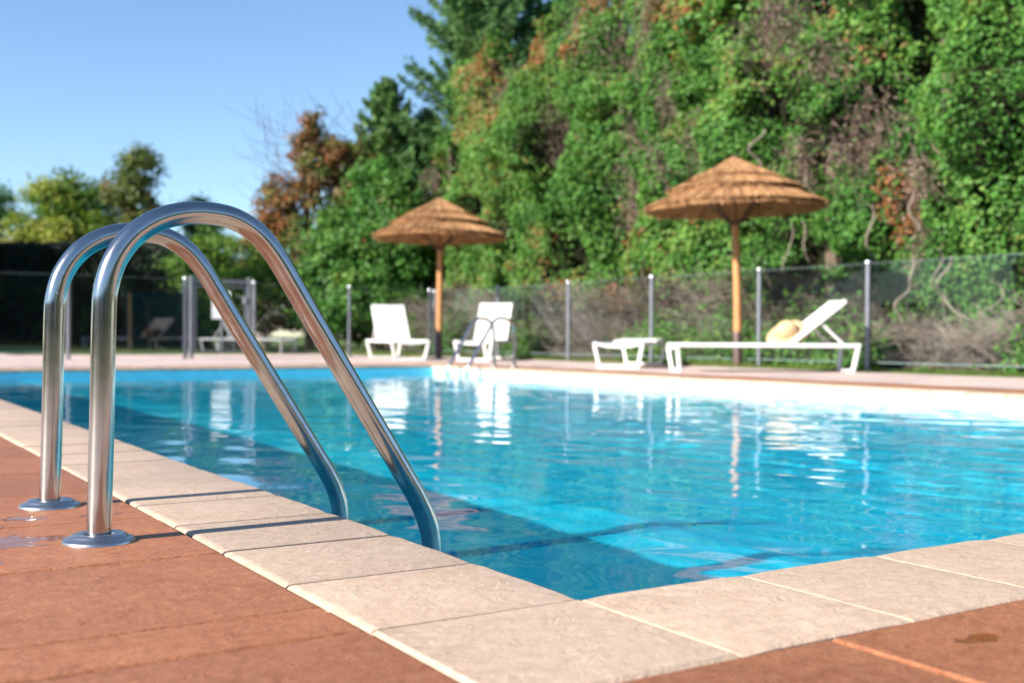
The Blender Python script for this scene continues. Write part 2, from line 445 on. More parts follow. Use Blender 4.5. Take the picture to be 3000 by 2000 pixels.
# coping with a rounded nosing on the pool side
def coping():
    V, F, T = [], [], []
    TH, RD = 0.034, 0.011
    prof = [(0.006, -0.004), (0.010, -0.0008), (0.02, 0)]            # outer edge (distance from outer side, z)
    arc = [(RD - RD * math.sin(t), -RD + RD * math.cos(t)) for t in (0, .35, .7, 1.05, 1.4, 1.57)]   # distance from pool side
    def slab(o2w, s0, s1, corner=False):
        """o2w(d, s): d = distance outward from the pool edge, s along it"""
        base = len(V); dz = R.normal() * 0.0009
        ring_ = [(-0.004, -TH)] + [(x - 0.004, z) for x, z in arc[::-1]] + [(CW * .5, 0.0)] + [(CW - p[0] + 0.004 - gp, p[1]) for p in prof[::-1]] + [(CW - gp, -TH)]
        n = len(ring_); ns = 7
        for i in range(ns + 1):
            e = 0.0
            t = s0 + (s1 - s0) * i / ns
            for (d, z) in ring_:
                zz = z + dz - (0.0022 if i in (0, ns) and z > -TH + .001 else 0)
                wob = 0.0009 * math.sin(t * 41 + d * 13) + 0.0007 * math.sin(t * 97)
                x, y = o2w(d + (wob if d < 0.02 else 0), t); V.append((x, y, zz))
        for i in range(ns):
            for k in range(n - 1):
                F.append((base + i * n + k, base + (i + 1) * n + k, base + (i + 1) * n + k + 1, base + i * n + k + 1))
        nq = ns * (n - 1)
        tone = float(np.clip(R.normal(0.5, 0.25), 0, 1))
        for e in (0, ns):   # end caps as quads fan
            for k in range(1, n - 2, 2):
                F.append((base + e * n, base + e * n + k, base + e * n + k + 1, base + e * n + min(k + 2, n - 1))); nq += 1
        T.extend([tone] * nq)
    pit = 0.3
    nb = int(PB / pit); na = int(PA / pit)
    for i in range(nb + 1):
        s0, s1 = i * pit + gp, min((i + 1) * pit, PB) - gp
        if s1 - s0 < .03: continue
        slab(lambda d, s: (-d, s), s0, s1); slab(lambda d, s: (PA + d, s), s0, s1)
    pa = 0.311
    for i in range(int(PA / pa) + 1):
        s0, s1 = i * pa + gp, min((i + 1) * pa, PA) - gp
        if s1 - s0 < .03: continue
        slab(lambda d, s: (s, -d), s0, s1); slab(lambda d, s: (s, PB + d), s0, s1)
    me = fast_mesh('pool_coping', np.array(V), np.array(F), T)
    o = link('pool_coping', me, M['coping'], None, 40)
    return grid_frame(tag(o, 'pale beige stone slabs edging the pool', None, None, 'structure'))
coping()
c4 = tiles('coping_corner', [(-CW + gp, -gp * .6, -CW + gp, -gp * .6), (PA + gp, PA + CW - gp, -CW + gp, -gp), (-CW + gp, -gp, PB + gp, PB + CW - gp),
                             (PA + gp, PA + CW - gp, PB + gp, PB + CW - gp)], M['coping'], 0.034, 0.005, 0.0008, 0.62)
tag(c4, 'square beige corner slabs of the pool edge', None, None, 'structure')
tag(tiles('terracotta_paving', [(q[0] + .001, q[1] - .001, q[2] + .001, q[3] - .001) for q in ring(CW, TW, 0.4405, (0.142, 0.14))], M['terracotta'], 0.03, 0.003), 'terracotta tile border round the pool', None, None, 'structure')
# pale paving beyond the terracotta row (larger slabs)
rects = []
E0 = CW + TW
pp = 0.5
def fill(a0, a1, b0, b1):
    na, nb = max(1, round((a1 - a0) / pp)), max(1, round((b1 - b0) / pp))
    for i in range(na):
        for j in range(nb):
            rects.append((a0 + (a1 - a0) * i / na + gp, a0 + (a1 - a0) * (i + 1) / na - gp, b0 + (b1 - b0) * j / nb + gp, b0 + (b1 - b0) * (j + 1) / nb - gp))
GR_A = 9.05                                  # where the grass begins beyond the far long side
fill(PA + E0, GR_A, -E0, PB + E0)
fill(-7.5, GR_A, PB + E0, PB + E0 + 4.5)
fill(-7.5, 2.2, PB + E0 + 4.5, PB + E0 + 10.5)
fill(2.2, 8.2, PB + E0 + 4.5, PB + E0 + 8.0)
fill(-4.5, -E0, -3.5, PB + E0)
fill(-E0, PA + E0, -3.5, -E0)
tag(tiles('pool_deck', rects, M['paving'], 0.03, 0.004, 0.0006), 'pale pinkish paving round the pool', None, None, 'structure')

# grout bed under every slab, with the pool opening left out
g = MB()
lo_a, hi_a, lo_b, hi_b = -7.5, GR_A, -3.5, PB + E0 + 4.5
for (a0, a1, b0, b1) in ((lo_a, -0.006, lo_b, hi_b), (PA + 0.006, hi_a, lo_b, hi_b), (-0.006, PA + 0.006, lo_b, -0.006), (-0.006, PA + 0.006, PB + 0.006, hi_b)):
    g.add([(a0, b0, -0.0095), (a1, b0, -0.0095), (a1, b1, -0.0095), (a0, b1, -0.0095)], [(0, 1, 2, 3)])
for (a0, a1, b0, b1) in ((-7.5, 2.2, hi_b, hi_b + 6), (2.2, 8.2, hi_b, hi_b + 3.5)):
    g.add([(a0, b0, -0.0095), (a1, b0, -0.0095), (a1, b1, -0.0095), (a0, b1, -0.0095)], [(0, 1, 2, 3)])
tag(grid_frame(g.build('grout_bed', M['grout'], None, 0)), 'sandy grout between the paving slabs', None, None, 'structure')

# pool shell
s = MB()
ins = 0.012; zt = -0.030
a0, a1, b0, b1 = -ins, PA + ins, -ins, PB + ins
prof = [(a0, WATER_Z - 0.50), (1.25, WATER_Z - 0.51), (3.1, WATER_Z - 1.40), (a1, WATER_Z - 1.40)]
for (x0, z0), (x1, z1) in zip(prof[:-1], prof[1:]):
    s.add([(x0, b0, z0), (x1, b0, z1), (x1, b1, z1), (x0, b1, z0)], [(0, 1, 2, 3)])
    s.add([(x0, b0, z0), (x1, b0, z1), (x1, b0, zt), (x0, b0, zt)], [(3, 2, 1, 0)])
    s.add([(x0, b1, z0), (x1, b1, z1), (x1, b1, zt), (x0, b1, zt)], [(0, 1, 2, 3)])
s.add([(a0, b0, prof[0][1]), (a0, b1, prof[0][1]), (a0, b1, zt), (a0, b0, zt)], [(0, 1, 2, 3)])
s.add([(a1, b0, prof[-1][1]), (a1, b1, prof[-1][1]), (a1, b1, zt), (a1, b0, zt)], [(3, 2, 1, 0)])
pool = tag(grid_frame(s.build('pool_basin', M['liner'], None, 0)), 'pale blue lined swimming pool basin', None, None, 'structure')

# water: really rippled surface
def water():
    sp = 0.022
    na, nb = int(PA / sp), int(PB / sp)
    a = np.linspace(-0.008, PA + 0.008, na); b = np.linspace(-0.008, PB + 0.008, nb)
    A, B = np.meshgrid(a, b, indexing='ij'); Z = np.zeros_like(A)
    rg = np.random.default_rng(5)
    for lam, slope, n in ((1.6, 0.0045, 5), (0.75, 0.0075, 7), (0.36, 0.0125, 10), (0.19, 0.0120, 11), (0.11, 0.0075, 8)):
        for _ in range(n):
            th = rg.normal(0.6, 0.9); l = lam * rg.uniform(0.75, 1.3); k = 2 * math.pi / l
            amp = slope / k / math.sqrt(n) * 1.4 * rg.uniform(.6, 1.4)
            w = 0.75 + 0.5 * vn(A / (3 * lam + 1), B / (3 * lam + 1), int(rg.integers(1, 999)))
            Z += amp * w * np.sin(k * (A * math.cos(th) + B * math.sin(th)) + rg.uniform(0, 6.28))
    Z *= 0.92 + 0.1 * vn(A / 2.0, B / 2.0, 3)
    V = np.stack([A, B, Z + WATER_Z], -1).reshape(-1, 3)
    i = np.arange(na - 1)[:, None] * nb + np.arange(nb - 1)[None, :]
    F = np.stack([i, i + nb, i + nb + 1, i + 1], -1).reshape(-1, 4)
    o = link('water', fast_mesh('water', V, F), M['water'], None, 180)
    grid_frame(o); return tag(o, 'rippled blue pool water', None, None, 'structure')
wat = water()

# ground and lawns
g = MB()
def quad(mb, x0, x1, y0, y1, z): mb.add([(x0, y0, z), (x1, y0, z), (x1, y1, z), (x0, y1, z)], [(0, 1, 2, 3)])
BIG = 900
# ground sheet with the pool opening cut out (frame of four sheets in pool coordinates)
for (q0, q1, r0, r1) in ((-BIG, -0.2, -BIG, BIG), (PA + 0.2, BIG, -BIG, BIG), (-0.2, PA + 0.2, -BIG, -0.2), (-0.2, PA + 0.2, PB + 0.2, BIG)):
    quad(g, q0, q1, r0, r1, -0.034)
tag(grid_frame(g.build('ground', M['lawn'], None, 0)), 'mown ground around the pool', None, None, 'structure')

# ------------------------------------------------------------------ pool ladders
PROF = [(0.0, -0.012), (0.003, 0.10), (0.006, 0.25), (0.008, 0.40), (0.012, 0.455), (0.028, 0.506), (0.060, 0.551), (0.105, 0.582),
        (0.155, 0.597), (0.203, 0.599), (0.248, 0.591), (0.292, 0.566), (0.330, 0.524), (0.366, 0.468), (0.400, 0.413), (0.480, 0.287),
        (0.560, 0.161), (0.610, 0.082), (0.638, 0.037), (0.662, -0.012), (0.676, -0.07), (0.679, -0.16), (0.679, -0.3), (0.679, -0.56)]
def spline(pts, n=6):
    out = []
    p = [np.array(q, float) for q in pts]
    for i in range(len(p) - 1):
        p0, p1, p2, p3 = p[max(i - 1, 0)], p[i], p[i + 1], p[min(i + 2, len(p) - 1)]
        for k in range(n):
            t = k / n
            out.append(0.5 * ((2 * p1) + (-p0 + p2) * t + (2 * p0 - 5 * p1 + 4 * p2 - p3) * t * t + (-p0 + 3 * p1 - 3 * p2 + p3) * t ** 3))
    out.append(p[-1]); return out
RAIL_R, RAIL_GAP = 0.0215, 0.478
def ladder(label, group):
    t = thing('pool_ladder', label, 'pool ladder', (0, 0, 0), PANG, group)
    for y in (0.0, RAIL_GAP):
        m = MB(); m.tube([(q[0], y, q[1]) for q in spline(PROF, 6)], RAIL_R, 32)
        rl = m.build('handrail', M['steel'], t, 60)
        f = MB()
        f.lathe([(0.0625, -0.001), (0.0625, 0.0035), (0.0605, 0.0062), (0.0545, 0.0085), (0.0505, 0.0092), (0.0485, 0.0125), (0.0445, 0.0150), (0.0365, 0.0162),
                 (0.030, 0.0160), (0.0265, 0.0145), (0.0255, 0.011), (0.0255, -0.001)], 64, (0.001, y, 0))
        f.build('flange', M['flange'], rl, 50)
    for z in (-0.26, -0.48):
        m = MB(); m.box((0.665, RAIL_GAP / 2, z), (0.08, RAIL_GAP - 2 * RAIL_R - 0.004, 0.022), None, 0.006)
        m.build('tread', M['steel'], t, 30)
    return t
lad = ladder('stainless steel pool ladder with two tall curved handrails in the foreground', 'pool ladders')
lad.location = P(-0.487, 0.795); 
lad2 = copy_tree(lad); lad2['label'] = 'small distant steel pool ladder in front of the lounger by the far pool corner'
lad2.location = P(6.425, 10.76); lad2.rotation_euler = (0, 0, PANG + math.pi)

# ------------------------------------------------------------------ thatched parasols
def parasol_proto():
    t = thing('thatched_parasol', 'x', 'parasol')
    p = MB()
    pts = [(0.012 * math.sin(z * 2.1), 0.008 * math.cos(z * 1.7), z) for z in np.linspace(0.40, 2.55, 14)]
    p.tube(pts, [0.052 - 0.006 * i / 13 for i in range(14)], 16); pole = p.build('pole', M['timber'], t, 60)
    sl = MB(); sl.tube([(0, 0, 0), (0, 0, 0.015), (0, 0, 0.44), (0, 0, 0.45)], [0.062, 0.060, 0.060, 0.056], 20); sl.build('ground_sleeve', M['sleeve'], t, 40)
    c = MB(); c.lathe([(0.058, 1.80), (0.062, 1.81), (0.062, 1.86), (0.058, 1.87)], 18); c.build('collar', M['strut'], pole, 40)
    for k in range(8):
        g_ = 2 * math.pi * (k + .35) / 8
        m = MB(); cg, sg = math.cos(g_), math.sin(g_)
        m.tube([(0.06 * cg, 0.06 * sg, 1.83), (0.34 * cg, 0.34 * sg, 2.10), (0.62 * cg, 0.62 * sg, 2.255)], 0.013, 8)
        m.build('strut', M['strut'], t, 60)
    for k in range(8):
        g_ = 2 * math.pi * (k + .35) / 8
        m = MB(); cg, sg = math.cos(g_), math.sin(g_)
        m.tube([(0.05 * cg, 0.05 * sg, 2.56), (0.58 * cg, 0.58 * sg, 2.285), (1.10 * cg, 1.10 * sg, 2.045)], 0.012, 8)
        m.build('rib', M['strut'], t, 60)
    # thatch tiers: layered bundles of stalks over a solid cone
    def tier(r0, z0, r1, z1, bulge, ns, seed, th):
        rg = np.random.default_rng(seed)
        V, F, T = [], [], []
        nr, na = 6, 72
        for side, off in ((0, 0.0), (1, -th)):
            o = len(V)
            for i in range(nr + 1):
                u = i / nr; r = r0 + (r1 * 0.97 - r0) * u
                for k in range(na):
                    g_ = 2 * math.pi * k / na
                    V.append((r * math.cos(g_), r * math.sin(g_), z0 + (z1 - z0) * u + bulge * math.sin(math.pi * u) + off * (0.3 + .7 * u) + 0.006 * math.sin(k * 2.3 + seed)))
            for i in range(nr):
                for k in range(na):
                    k2 = (k + 1) % na
                    F.append((o + i * na + k, o + i * na + k2, o + (i + 1) * na + k2, o + (i + 1) * na + k)); T.append(rg.uniform(0.2, 0.55))
        half = (nr + 1) * na
        for k in range(na):
            k2 = (k + 1) % na
            F.append((nr * na + k, nr * na + k2, half + nr * na + k2, half + nr * na + k)); T.append(0.2)
        for q in range(ns):
            g_ = rg.uniform(0, 2 * math.pi); lay = rg.uniform(0, 1)
            ua = rg.uniform(-0.02, 0.62); ub = min(ua + rg.uniform(0.32, 0.55), 1.0) if rg.random() < .6 else 1.0
            ext = (rg.normal(0.0, 0.018) + 0.012 * math.sin(g_ * 9 + seed)) if ub >= 1.0 else 0
            w = rg.uniform(0.004, 0.010); tn = float(np.clip(rg.normal(0.5, 0.23), 0, 1))
            gd = g_ + rg.normal(0, 0.012)
            top = rg.random() < 0.72
            row = []
            for j in range(4):
                u = ua + (ub - ua) * j / 3
                r = max(0.01, r0 + (r1 - r0) * u + (ext if j == 3 else 0)); gg = g_ + (gd - g_) * j / 3
                zz = z0 + (z1 - z0) * u + bulge * math.sin(math.pi * min(u, 1)) - (0.55 * max(ext, 0) if j == 3 else 0)
                zz += (0.004 + 0.012 * lay) if top else -(th * (0.3 + .7 * u) + 0.004 + 0.008 * lay)
                tx, ty = -math.sin(gg), math.cos(gg); ww = w * (0.6 if j == 3 else 1)
                tw = rg.normal(0, 0.003)
                row.append([(r * math.cos(gg) + tx * ww, r * math.sin(gg) + ty * ww, zz + tw), (r * math.cos(gg) - tx * ww, r * math.sin(gg) - ty * ww, zz - tw)])
            o = len(V)
            for a_ in row: V += a_
            for j in range(3): F.append((o + 2 * j, o + 2 * j + 1, o + 2 * j + 3, o + 2 * j + 2)); T.append(tn)
        return fast_mesh('thatch_tier', np.array(V), np.array(F), T)
    link('thatch_tier', tier(0.30, 2.345, 1.14, 2.045, 0.025, 3400, 1, 0.05), M['straw'], t, 0)
    link('thatch_tier', tier(0.18, 2.475, 0.84, 2.255, 0.015, 2600, 2, 0.045), M['straw'], t, 0)
    link('thatch_tier', tier(0.02, 2.665, 0.56, 2.40, -0.012, 2200, 3, 0.04), M['straw'], t, 0)
    c = MB(); c.lathe([(0.001, 2.70), (0.028, 2.695), (0.045, 2.672), (0.062, 2.635), (0.055, 2.62)], 16); c.build('finial_cap', M['strut'], t, 50)
    return t
um = parasol_proto()
um.location = P(9.0, 9.1); um.location = (2.888, 14.21, 0); um.rotation_euler = (0, rad(-1.6), 0.3)
um['label'] = 'larger thatched parasol on a wooden pole beside the long side-on lounger'; um['group'] = 'thatched parasols'
um2 = copy_tree(um); um2.location = (-1.262, 19.2, 0); um2.rotation_euler = (0, rad(0.4), 1.3); um2.scale = (1.0, 1.0, 1.03)
um2['label'] = 'smaller looking thatched parasol between the two upright white loungers'

# ------------------------------------------------------------------ sun loungers (x from foot to head, y across)
LL, LW, LH = 2.04, 0.62, 0.315
def lounger(back_deg, matf, mats, hinge=1.24):
    t = thing('sun_lounger', 'x', 'sun lounger')
    f = MB(); w = 0.042
    for y in (w / 2, LW - w / 2):
        f.bar((0.02, y, LH - 0.022), (LL - 0.02, y, LH - 0.022), w, 0.044, 0.008)
    f.bar((0.9, w, LH - 0.03), (0.9, LW - w, LH - 0.03), 0.03, 0.025, 0.005)
    f.bar((LL - 0.03, w, LH - 0.024), (LL - 0.03, LW - w, LH - 0.024), 0.04, 0.036, 0.006)
    fr = f.build('frame', matf, t, 30)
    m = MB(); m.tube([(0.03, w, LH - .022), (0.03, LW * .25, LH - 0.05), (0.03, LW * .5, LH - 0.06), (0.03, LW * .75, LH - .05), (0.03, LW - w, LH - .022)], 0.016, 10)
    m.build('foot_rail', matf, fr, 60)
    for x, ins in ((0.03, 0.055), (LL - 0.05, 0.055)):
        m = MB(); sx = 0.035 if x < 1 else -0.035
        m.bar((x, w / 2, LH - 0.045), (x + sx, w / 2 + ins, 0.02), 0.04, 0.04, 0.006)
        m.bar((x, LW - w / 2, LH - 0.045), (x + sx, LW - w / 2 - ins, 0.02), 0.04, 0.04, 0.006)
        m.bar((x + sx, w / 2 + ins - .02, 0.018), (x + sx, LW - w / 2 - ins + .02, 0.018), 0.04, 0.036, 0.006)
        m.build('leg', matf, t, 30)
    # sling seat, slightly sagging
    V, F = [], []
    nx, ny = 10, 8
    for top in (0, 1):
        for i in range(nx + 1):
            for j in range(ny + 1):
                x = 0.05 + (hinge - 0.05) * i / nx; y = 0.035 + (LW - 0.07) * j / ny
                V.append((x, y, LH - 0.012 - 0.03 * math.sin(math.pi * j / ny) - (0.006 if top else 0)))
    for top in (0, 1):
        o = top * (nx + 1) * (ny + 1)
        for i in range(nx):
            for j in range(ny):
                q = (o + i * (ny + 1) + j, o + (i + 1) * (ny + 1) + j, o + (i + 1) * (ny + 1) + j + 1, o + i * (ny + 1) + j + 1)
                F.append(q if not top else q[::-1])
    sm = MB(); sm.add(V, F); sm.build('seat', mats, t, 60)
    # backrest: frame tubes and sling
    bl = 0.74; a = rad(back_deg); cx, sx_ = math.cos(a), math.sin(a)
    def B(u, y, n=0.0): return (hinge + u * cx - n * sx_, y, LH + u * sx_ + n * cx)
    bm = MB(); e = 0.05
    for y in (e, LW - e): bm.bar(B(0, y), B(bl, y), 0.034, 0.034, 0.006)
    bm.bar(B(bl - 0.012, e), B(bl - 0.012, LW - e), 0.034, 0.034, 0.008)
    bk = bm.build('backrest', matf, t, 30)
    pm = MB(); V, F = [], []
    for lay in (0.013, 0.021):
        for i in range(9):
            for j in range(7):
                y = e - 0.012 + (LW - 2 * e + 0.024) * j / 6
                V.append(B(0.0 + (bl + 0.012) * i / 8, y, lay - 0.010 * math.sin(math.pi * j / 6)))
    for lay in (0, 1):
        o = lay * 63
        for i in range(8):
            for j in range(6):
                q = (o + i * 7 + j, o + (i + 1) * 7 + j, o + (i + 1) * 7 + j + 1, o + i * 7 + j + 1); F.append(q if lay == 1 else q[::-1])
    for i in range(8):
        for j in (0, 6):
            F.append((i * 7 + j, (i + 1) * 7 + j, 63 + (i + 1) * 7 + j, 63 + i * 7 + j))
    for j in range(6):
        for i in (0, 8): F.append((i * 7 + j, i * 7 + j + 1, 63 + i * 7 + j + 1, 63 + i * 7 + j))
    pm.add(V, F); pm.build('sling', mats, bk, 40)
    if back_deg > 12:
        for y in (0.075, LW - 0.075):
            m = MB(); q = B(bl * 0.55, y); m.bar((q[0] - .01, y, q[2] - .02), (min(q[0] + 0.26, LL - .06), y, LH - 0.02), 0.024, 0.024, 0.004)
            m.build('strut', matf, t, 30)
    return t
GL = 'white sun loungers on the deck'
def place(t, fx, fy, ang, label, group=GL):
    """foot-end centre at (fx, fy), head pointing along ang"""
    c, s_ = math.cos(ang), math.sin(ang)
    t.location = (fx + s_ * LW / 2, fy - c * LW / 2, 0.0); t.rotation_euler = (0, 0, ang)
    t['label'] = label; t['group'] = group
    return t
place(lounger(50, M['white'], M['sling']), -1.56, 17.15, math.atan2(1.8, -0.60), 'white sun lounger with raised back, left of the smaller parasol pole')
place(lounger(54, M['white'], M['sling']), -0.60, 17.0, math.atan2(1.86, 0.38), 'white sun lounger with raised back behind the small distant pool ladder')
place(lounger(2, M['white'], M['sling']), 1.265, 13.3, math.atan2(0.96, 0.27), 'flat white sun lounger seen from its foot end')
l4 = place(lounger(38, M['white'], M['sling'], 1.28), 1.735, 12.22, rad(2.0), 'long white sun lounger seen side on, straw hat on it')
GB = 'white loungers greyed for shade beyond the glass fence'
place(lounger(38, M['shaded_white'], M['shaded_white']), -11.4, 29.5, rad(14), 'grey lounger in the shade beyond the fence, left of the gate', GB)
place(lounger(42, M['shaded_white'], M['shaded_white']), -8.5, 28.6, rad(10), 'grey lounger with raised back seen through the gate', GB)
place(lounger(58, M['shaded_white'], M['shaded_white']), -4.5, 22.6, rad(158), 'shade-greyed lounger beyond the fence right of the gate', GB)

# straw hat leaning on the backrest
def hat():
    t = thing('straw_hat', 'wide golden straw hat leaning against a lounger backrest', 'hat')
    def surf(prof, seed):
        V, F, T = [], [], []; n = 48; rg = np.random.default_rng(seed)
        for i, (r, z) in enumerate(prof):
            for k in range(n):
                g_ = 2 * math.pi * k / n
                V.append((r * math.cos(g_) * 1.08, r * math.sin(g_), z + 0.02 * (r / 0.27) ** 2 * math.sin(2 * g_ + .6) + 0.002 * (i % 2)))
        for i in range(len(prof) - 1):
            for k in range(n):
                k2 = (k + 1) % n; F.append((i * n + k, i * n + k2, (i + 1) * n + k2, (i + 1) * n + k)); T.append(rg.uniform(.3, .9) * (0.8 if i % 2 else 1))
        return fast_mesh('hat', np.array(V), np.array(F), T)
    cr = [(0.002, 0.150), (0.05, 0.149), (0.085, 0.140), (0.108, 0.120), (0.118, 0.09), (0.124, 0.05), (0.128, 0.012), (0.129, 0.004)]
    br = [(0.127, 0.008), (0.15, 0.004), (0.18, 0.001), (0.21, -0.003), (0.24, -0.009), (0.258, -0.016), (0.262, -0.020), (0.255, -0.021), (0.21, -0.008), (0.15, -0.001), (0.127, 0.003)]
    link('crown', surf(cr, 1), M['hat'], t, 60); link('brim', surf(br, 2), M['hat'], t, 60)
    b = MB(); b.lathe([(0.1285, 0.012), (0.1300, 0.014), (0.1285, 0.038), (0.127, 0.040)], 40, sx=1.08); b.build('band', M['timber'], t, 50)
    return t
h = hat(); h.scale = (.84, .84, .84); h.location = (3.02, 12.22, LH + 0.115); h.rotation_euler = (rad(24), rad(-30), 0.3)

# ------------------------------------------------------------------ glass fences
def post_mesh(mb, h):
    mb.lathe([(0.0, 0.0), (0.055, 0.0), (0.055, 0.010), (0.036, 0.014), (0.029, 0.022), (0.029, h - 0.03)], 20)
def fence(name, label, pts, h, panels, group='glass pool fences'):
    """pts along the line in (a, b); a panel between each neighbouring pair"""
    a0, b0 = pts[0]
    t = thing(name, label, 'fence', P(a0, b0), PANG, group)
    proto = {}
    for i, (a, b) in enumerate(pts):
        if 'p' not in proto:
            m = MB(); post_mesh(m, h); o = m.build('post', M['post'], t, 40)
            c = MB(); c.lathe([(0.036, h - 0.035), (0.041, h - 0.03), (0.041, h - 0.012), (0.034, h - 0.002), (0.001, h)], 20); c.build('cap', M['cap'], o, 40)
            proto['p'] = o
        else:
            o = copy_tree(proto['p'], t)
        o.location = (a - a0, b - b0, 0)
    for i in panels:
        (x0, y0), (x1, y1) = pts[i], pts[i + 1]
        x0 -= a0; x1 -= a0; y0 -= b0; y1 -= b0
        d = Vector((x1 - x0, y1 - y0, 0)); Ln = d.length; d.normalize(); g_ = 0.05
        p0 = Vector((x0, y0, 0)) + d * g_; p1 = Vector((x1, y1, 0)) - d * g_
        m = MB(); m.bar(p0 + Vector((0, 0, (0.11 + h - .04) / 2)), p1 + Vector((0, 0, (0.11 + h - .04) / 2)), 0.010, h - .04 - 0.11, 0.0015)
        pn = m.build('glass_panel', M['glass'], t, 0)
        e = MB(); e.bar(p0 + Vector((0, 0, 0.104)), p1 + Vector((0, 0, 0.104)), 0.014, 0.010, 0.002)
        e.build('bottom_edge', M['glass_edge'], pn, 0)
        e = MB(); e.bar(p0 + Vector((0, 0, h - .036)), p1 + Vector((0, 0, h - .036)), 0.0115, 0.004, 0.001)
        e.build('top_edge', M['glass_edge'], pn, 0)
    return t
rp = [(9.25, 3.2), (9.25, 5.2), (9.25, 7.25), (9.22, 8.93), (9.22, 11.05), (9.22, 13.1), (9.20, 15.2), (9.20, 17.5)]
fence('glass_fence', 'clear glass fence on round steel posts along the grass on the right', rp, 1.26, range(len(rp) - 1))
lp = [(9.12, 17.56), (7.34, 17.3), (5.36, 16.72)]
fence('glass_fence', 'short glass fence behind the left white lounger, beside the gate', lp, 1.28, range(len(lp) - 1))
lq = [(4.15, 16.5), (2.35, 16.3), (0.45, 16.3), (-1.5, 16.3)]
fence('glass_fence', 'dark looking glass fence before the shaded hedge, left of the gate', lq, 1.3, range(len(lq) - 1))

def gate():
    a0, b0 = 4.22, 16.62
    t = thing('pool_gate', 'square framed metal gate between two glass fences', 'gate', P(a0, b0), PANG)
    H = 1.30
    for x in (0.06, 1.02):
        m = MB(); m.box((x, 0, H / 2), (0.06, 0.06, H), None, 0.008); o = m.build('gate_post', M['post'], t, 30)
        c = MB(); c.box((x, 0, H + 0.010), (0.085, 0.085, 0.018), None, 0.006); c.build('cap', M['cap'], o, 30)
    m = MB(); m.bar((0.10, 0, H - 0.05), (0.99, 0, H - 0.05), 0.05, 0.06, 0.006); m.build('top_rail', M['post'], t, 30)
    m = MB()
    for x in (0.125, 0.955): m.bar((x, 0.0, 0.10), (x, 0.0, H - 0.12), 0.03, 0.03, 0.004)
    m.bar((0.14, 0, 0.115), (0.94, 0, 0.115), 0.03, 0.03, 0.004); m.bar((0.14, 0, H - 0.135), (0.94, 0, H - 0.135), 0.03, 0.03, 0.004)
    lf = m.build('gate_frame', M['post'], t, 30)
    m = MB(); m.box((0.54, 0, 0.62), (0.798, 0.008, 0.96), None, 0.001); m.build('glass_panel', M['glass'], lf, 0)
    m = MB(); m.box((0.93, -0.03, 0.95), (0.05, 0.03, 0.11), None, 0.006); m.build('latch', M['cap'], lf, 30)
    return t
gate()

# ------------------------------------------------------------------ foliage builders
def unit(v): return v / np.maximum(np.linalg.norm(v, axis=-1, keepdims=True), 1e-9)
def leaves(name, Pt, Nr, size, tone, matl, parent=None, asp=0.72, axis=None, fold=0.16):
    n = len(Pt)
    rnd = R.normal(size=(n, 3)) if axis is None else axis + R.normal(size=(n, 3)) * 0.25
    Nr = unit(Nr); t = unit(rnd - Nr * np.sum(rnd * Nr, 1, keepdims=True)); b = np.cross(Nr, t)
    s = np.asarray(size)[:, None]
    v0 = Pt - t * s * 0.5; v2 = Pt + t * s * 0.5 - Nr * s * 0.10
    mid = Pt + t * s * 0.02
    v1 = mid + b * s * asp * 0.5 + Nr * s * fold; v3 = mid - b * s * asp * 0.5 + Nr * s * fold
    V = np.stack([v0, v1, v2, v3], 1).reshape(-1, 3)
    i = np.arange(n)[:, None] * 4
    F = np.concatenate([i + [0, 1, 2], i + [0, 2, 3]], 1).reshape(-1, 3)
    me = fast_mesh(name, V, F, np.repeat(np.clip(tone, 0, 1), 2))
    return link(name, me, matl, parent, 0)

def ribbons(name, Q, width, tone, matl, parent=None):
    """Q (n, m, 3) poly-lines as thin crossed ribbons (two per line, so they keep a thickness from any side)"""
    n, m, _ = Q.shape
    d = unit(np.gradient(Q, axis=1)); up = unit(R.normal(size=(n, 1, 3)) + np.zeros_like(Q))
    s1 = unit(np.cross(d, up)); s2 = np.cross(d, s1)
    w = np.asarray(width)[:, None, None] * np.linspace(1, 0.45, m)[None, :, None]
    Vs, Fs, Ts, off = [], [], [], 0
    for sd in (s1, s2):
        V = np.stack([Q - sd * w, Q + sd * w], 2).reshape(-1, 3)
        base = (np.arange(n)[:, None] * m + np.arange(m - 1)[None, :]) * 2
        F = np.stack([base, base + 1, base + 3, base + 2], -1).reshape(-1, 4) + off
        Vs.append(V); Fs.append(F); Ts.append(np.repeat(tone, m - 1)); off += len(V)
    me = fast_mesh(name, np.concatenate(Vs), np.concatenate(Fs), np.clip(np.concatenate(Ts), 0, 1))
    return link(name, me, matl, parent, 0)

# ------------------------------------------------------------------ the ivy wall: trees smothered in creeper
HA = 11.0
TOPS = [(0, 6.6), (9, 6.8), (11.2, 6.7), (12.4, 7.0), (13.3, 7.2), (13.9, 7.0), (14.2, 6.3), (15.0, 6.5), (15.5, 7.2), (16.4, 7.0), (17.1, 6.6), (17.9, 5.9), (18.4, 5.9),
        (18.9, 5.5), (19.3, 6.4), (19.8, 7.0), (20.3, 6.6), (20.9, 5.6), (21.8, 5.0), (24, 4.0)]
def top_of(u): return np.interp(u, [q[0] for q in TOPS], [q[1] for q in TOPS])
def bulge(u, z):
    return (0.50 * vn(u / 1.35, z / 1.5, 1) + 0.32 * vn(u / 0.62 + z * .15, z / 0.85, 2) + 0.26 * vn(u / 0.30, z / 0.34, 3)
            + 0.42 * vn(u / 0.48 + 7, z / 2.6, 4) - 0.45 * np.clip((z - top_of(u) + 1.3) / 1.3, 0, 1) ** 2
            - 0.35 * np.clip((1.5 - z) / 1.5, 0, 1))
def W(a, u, z): return np.stack([CX + a * D2[0] + u * D1[0], CY + a * D2[1] + u * D1[1], z], -1)

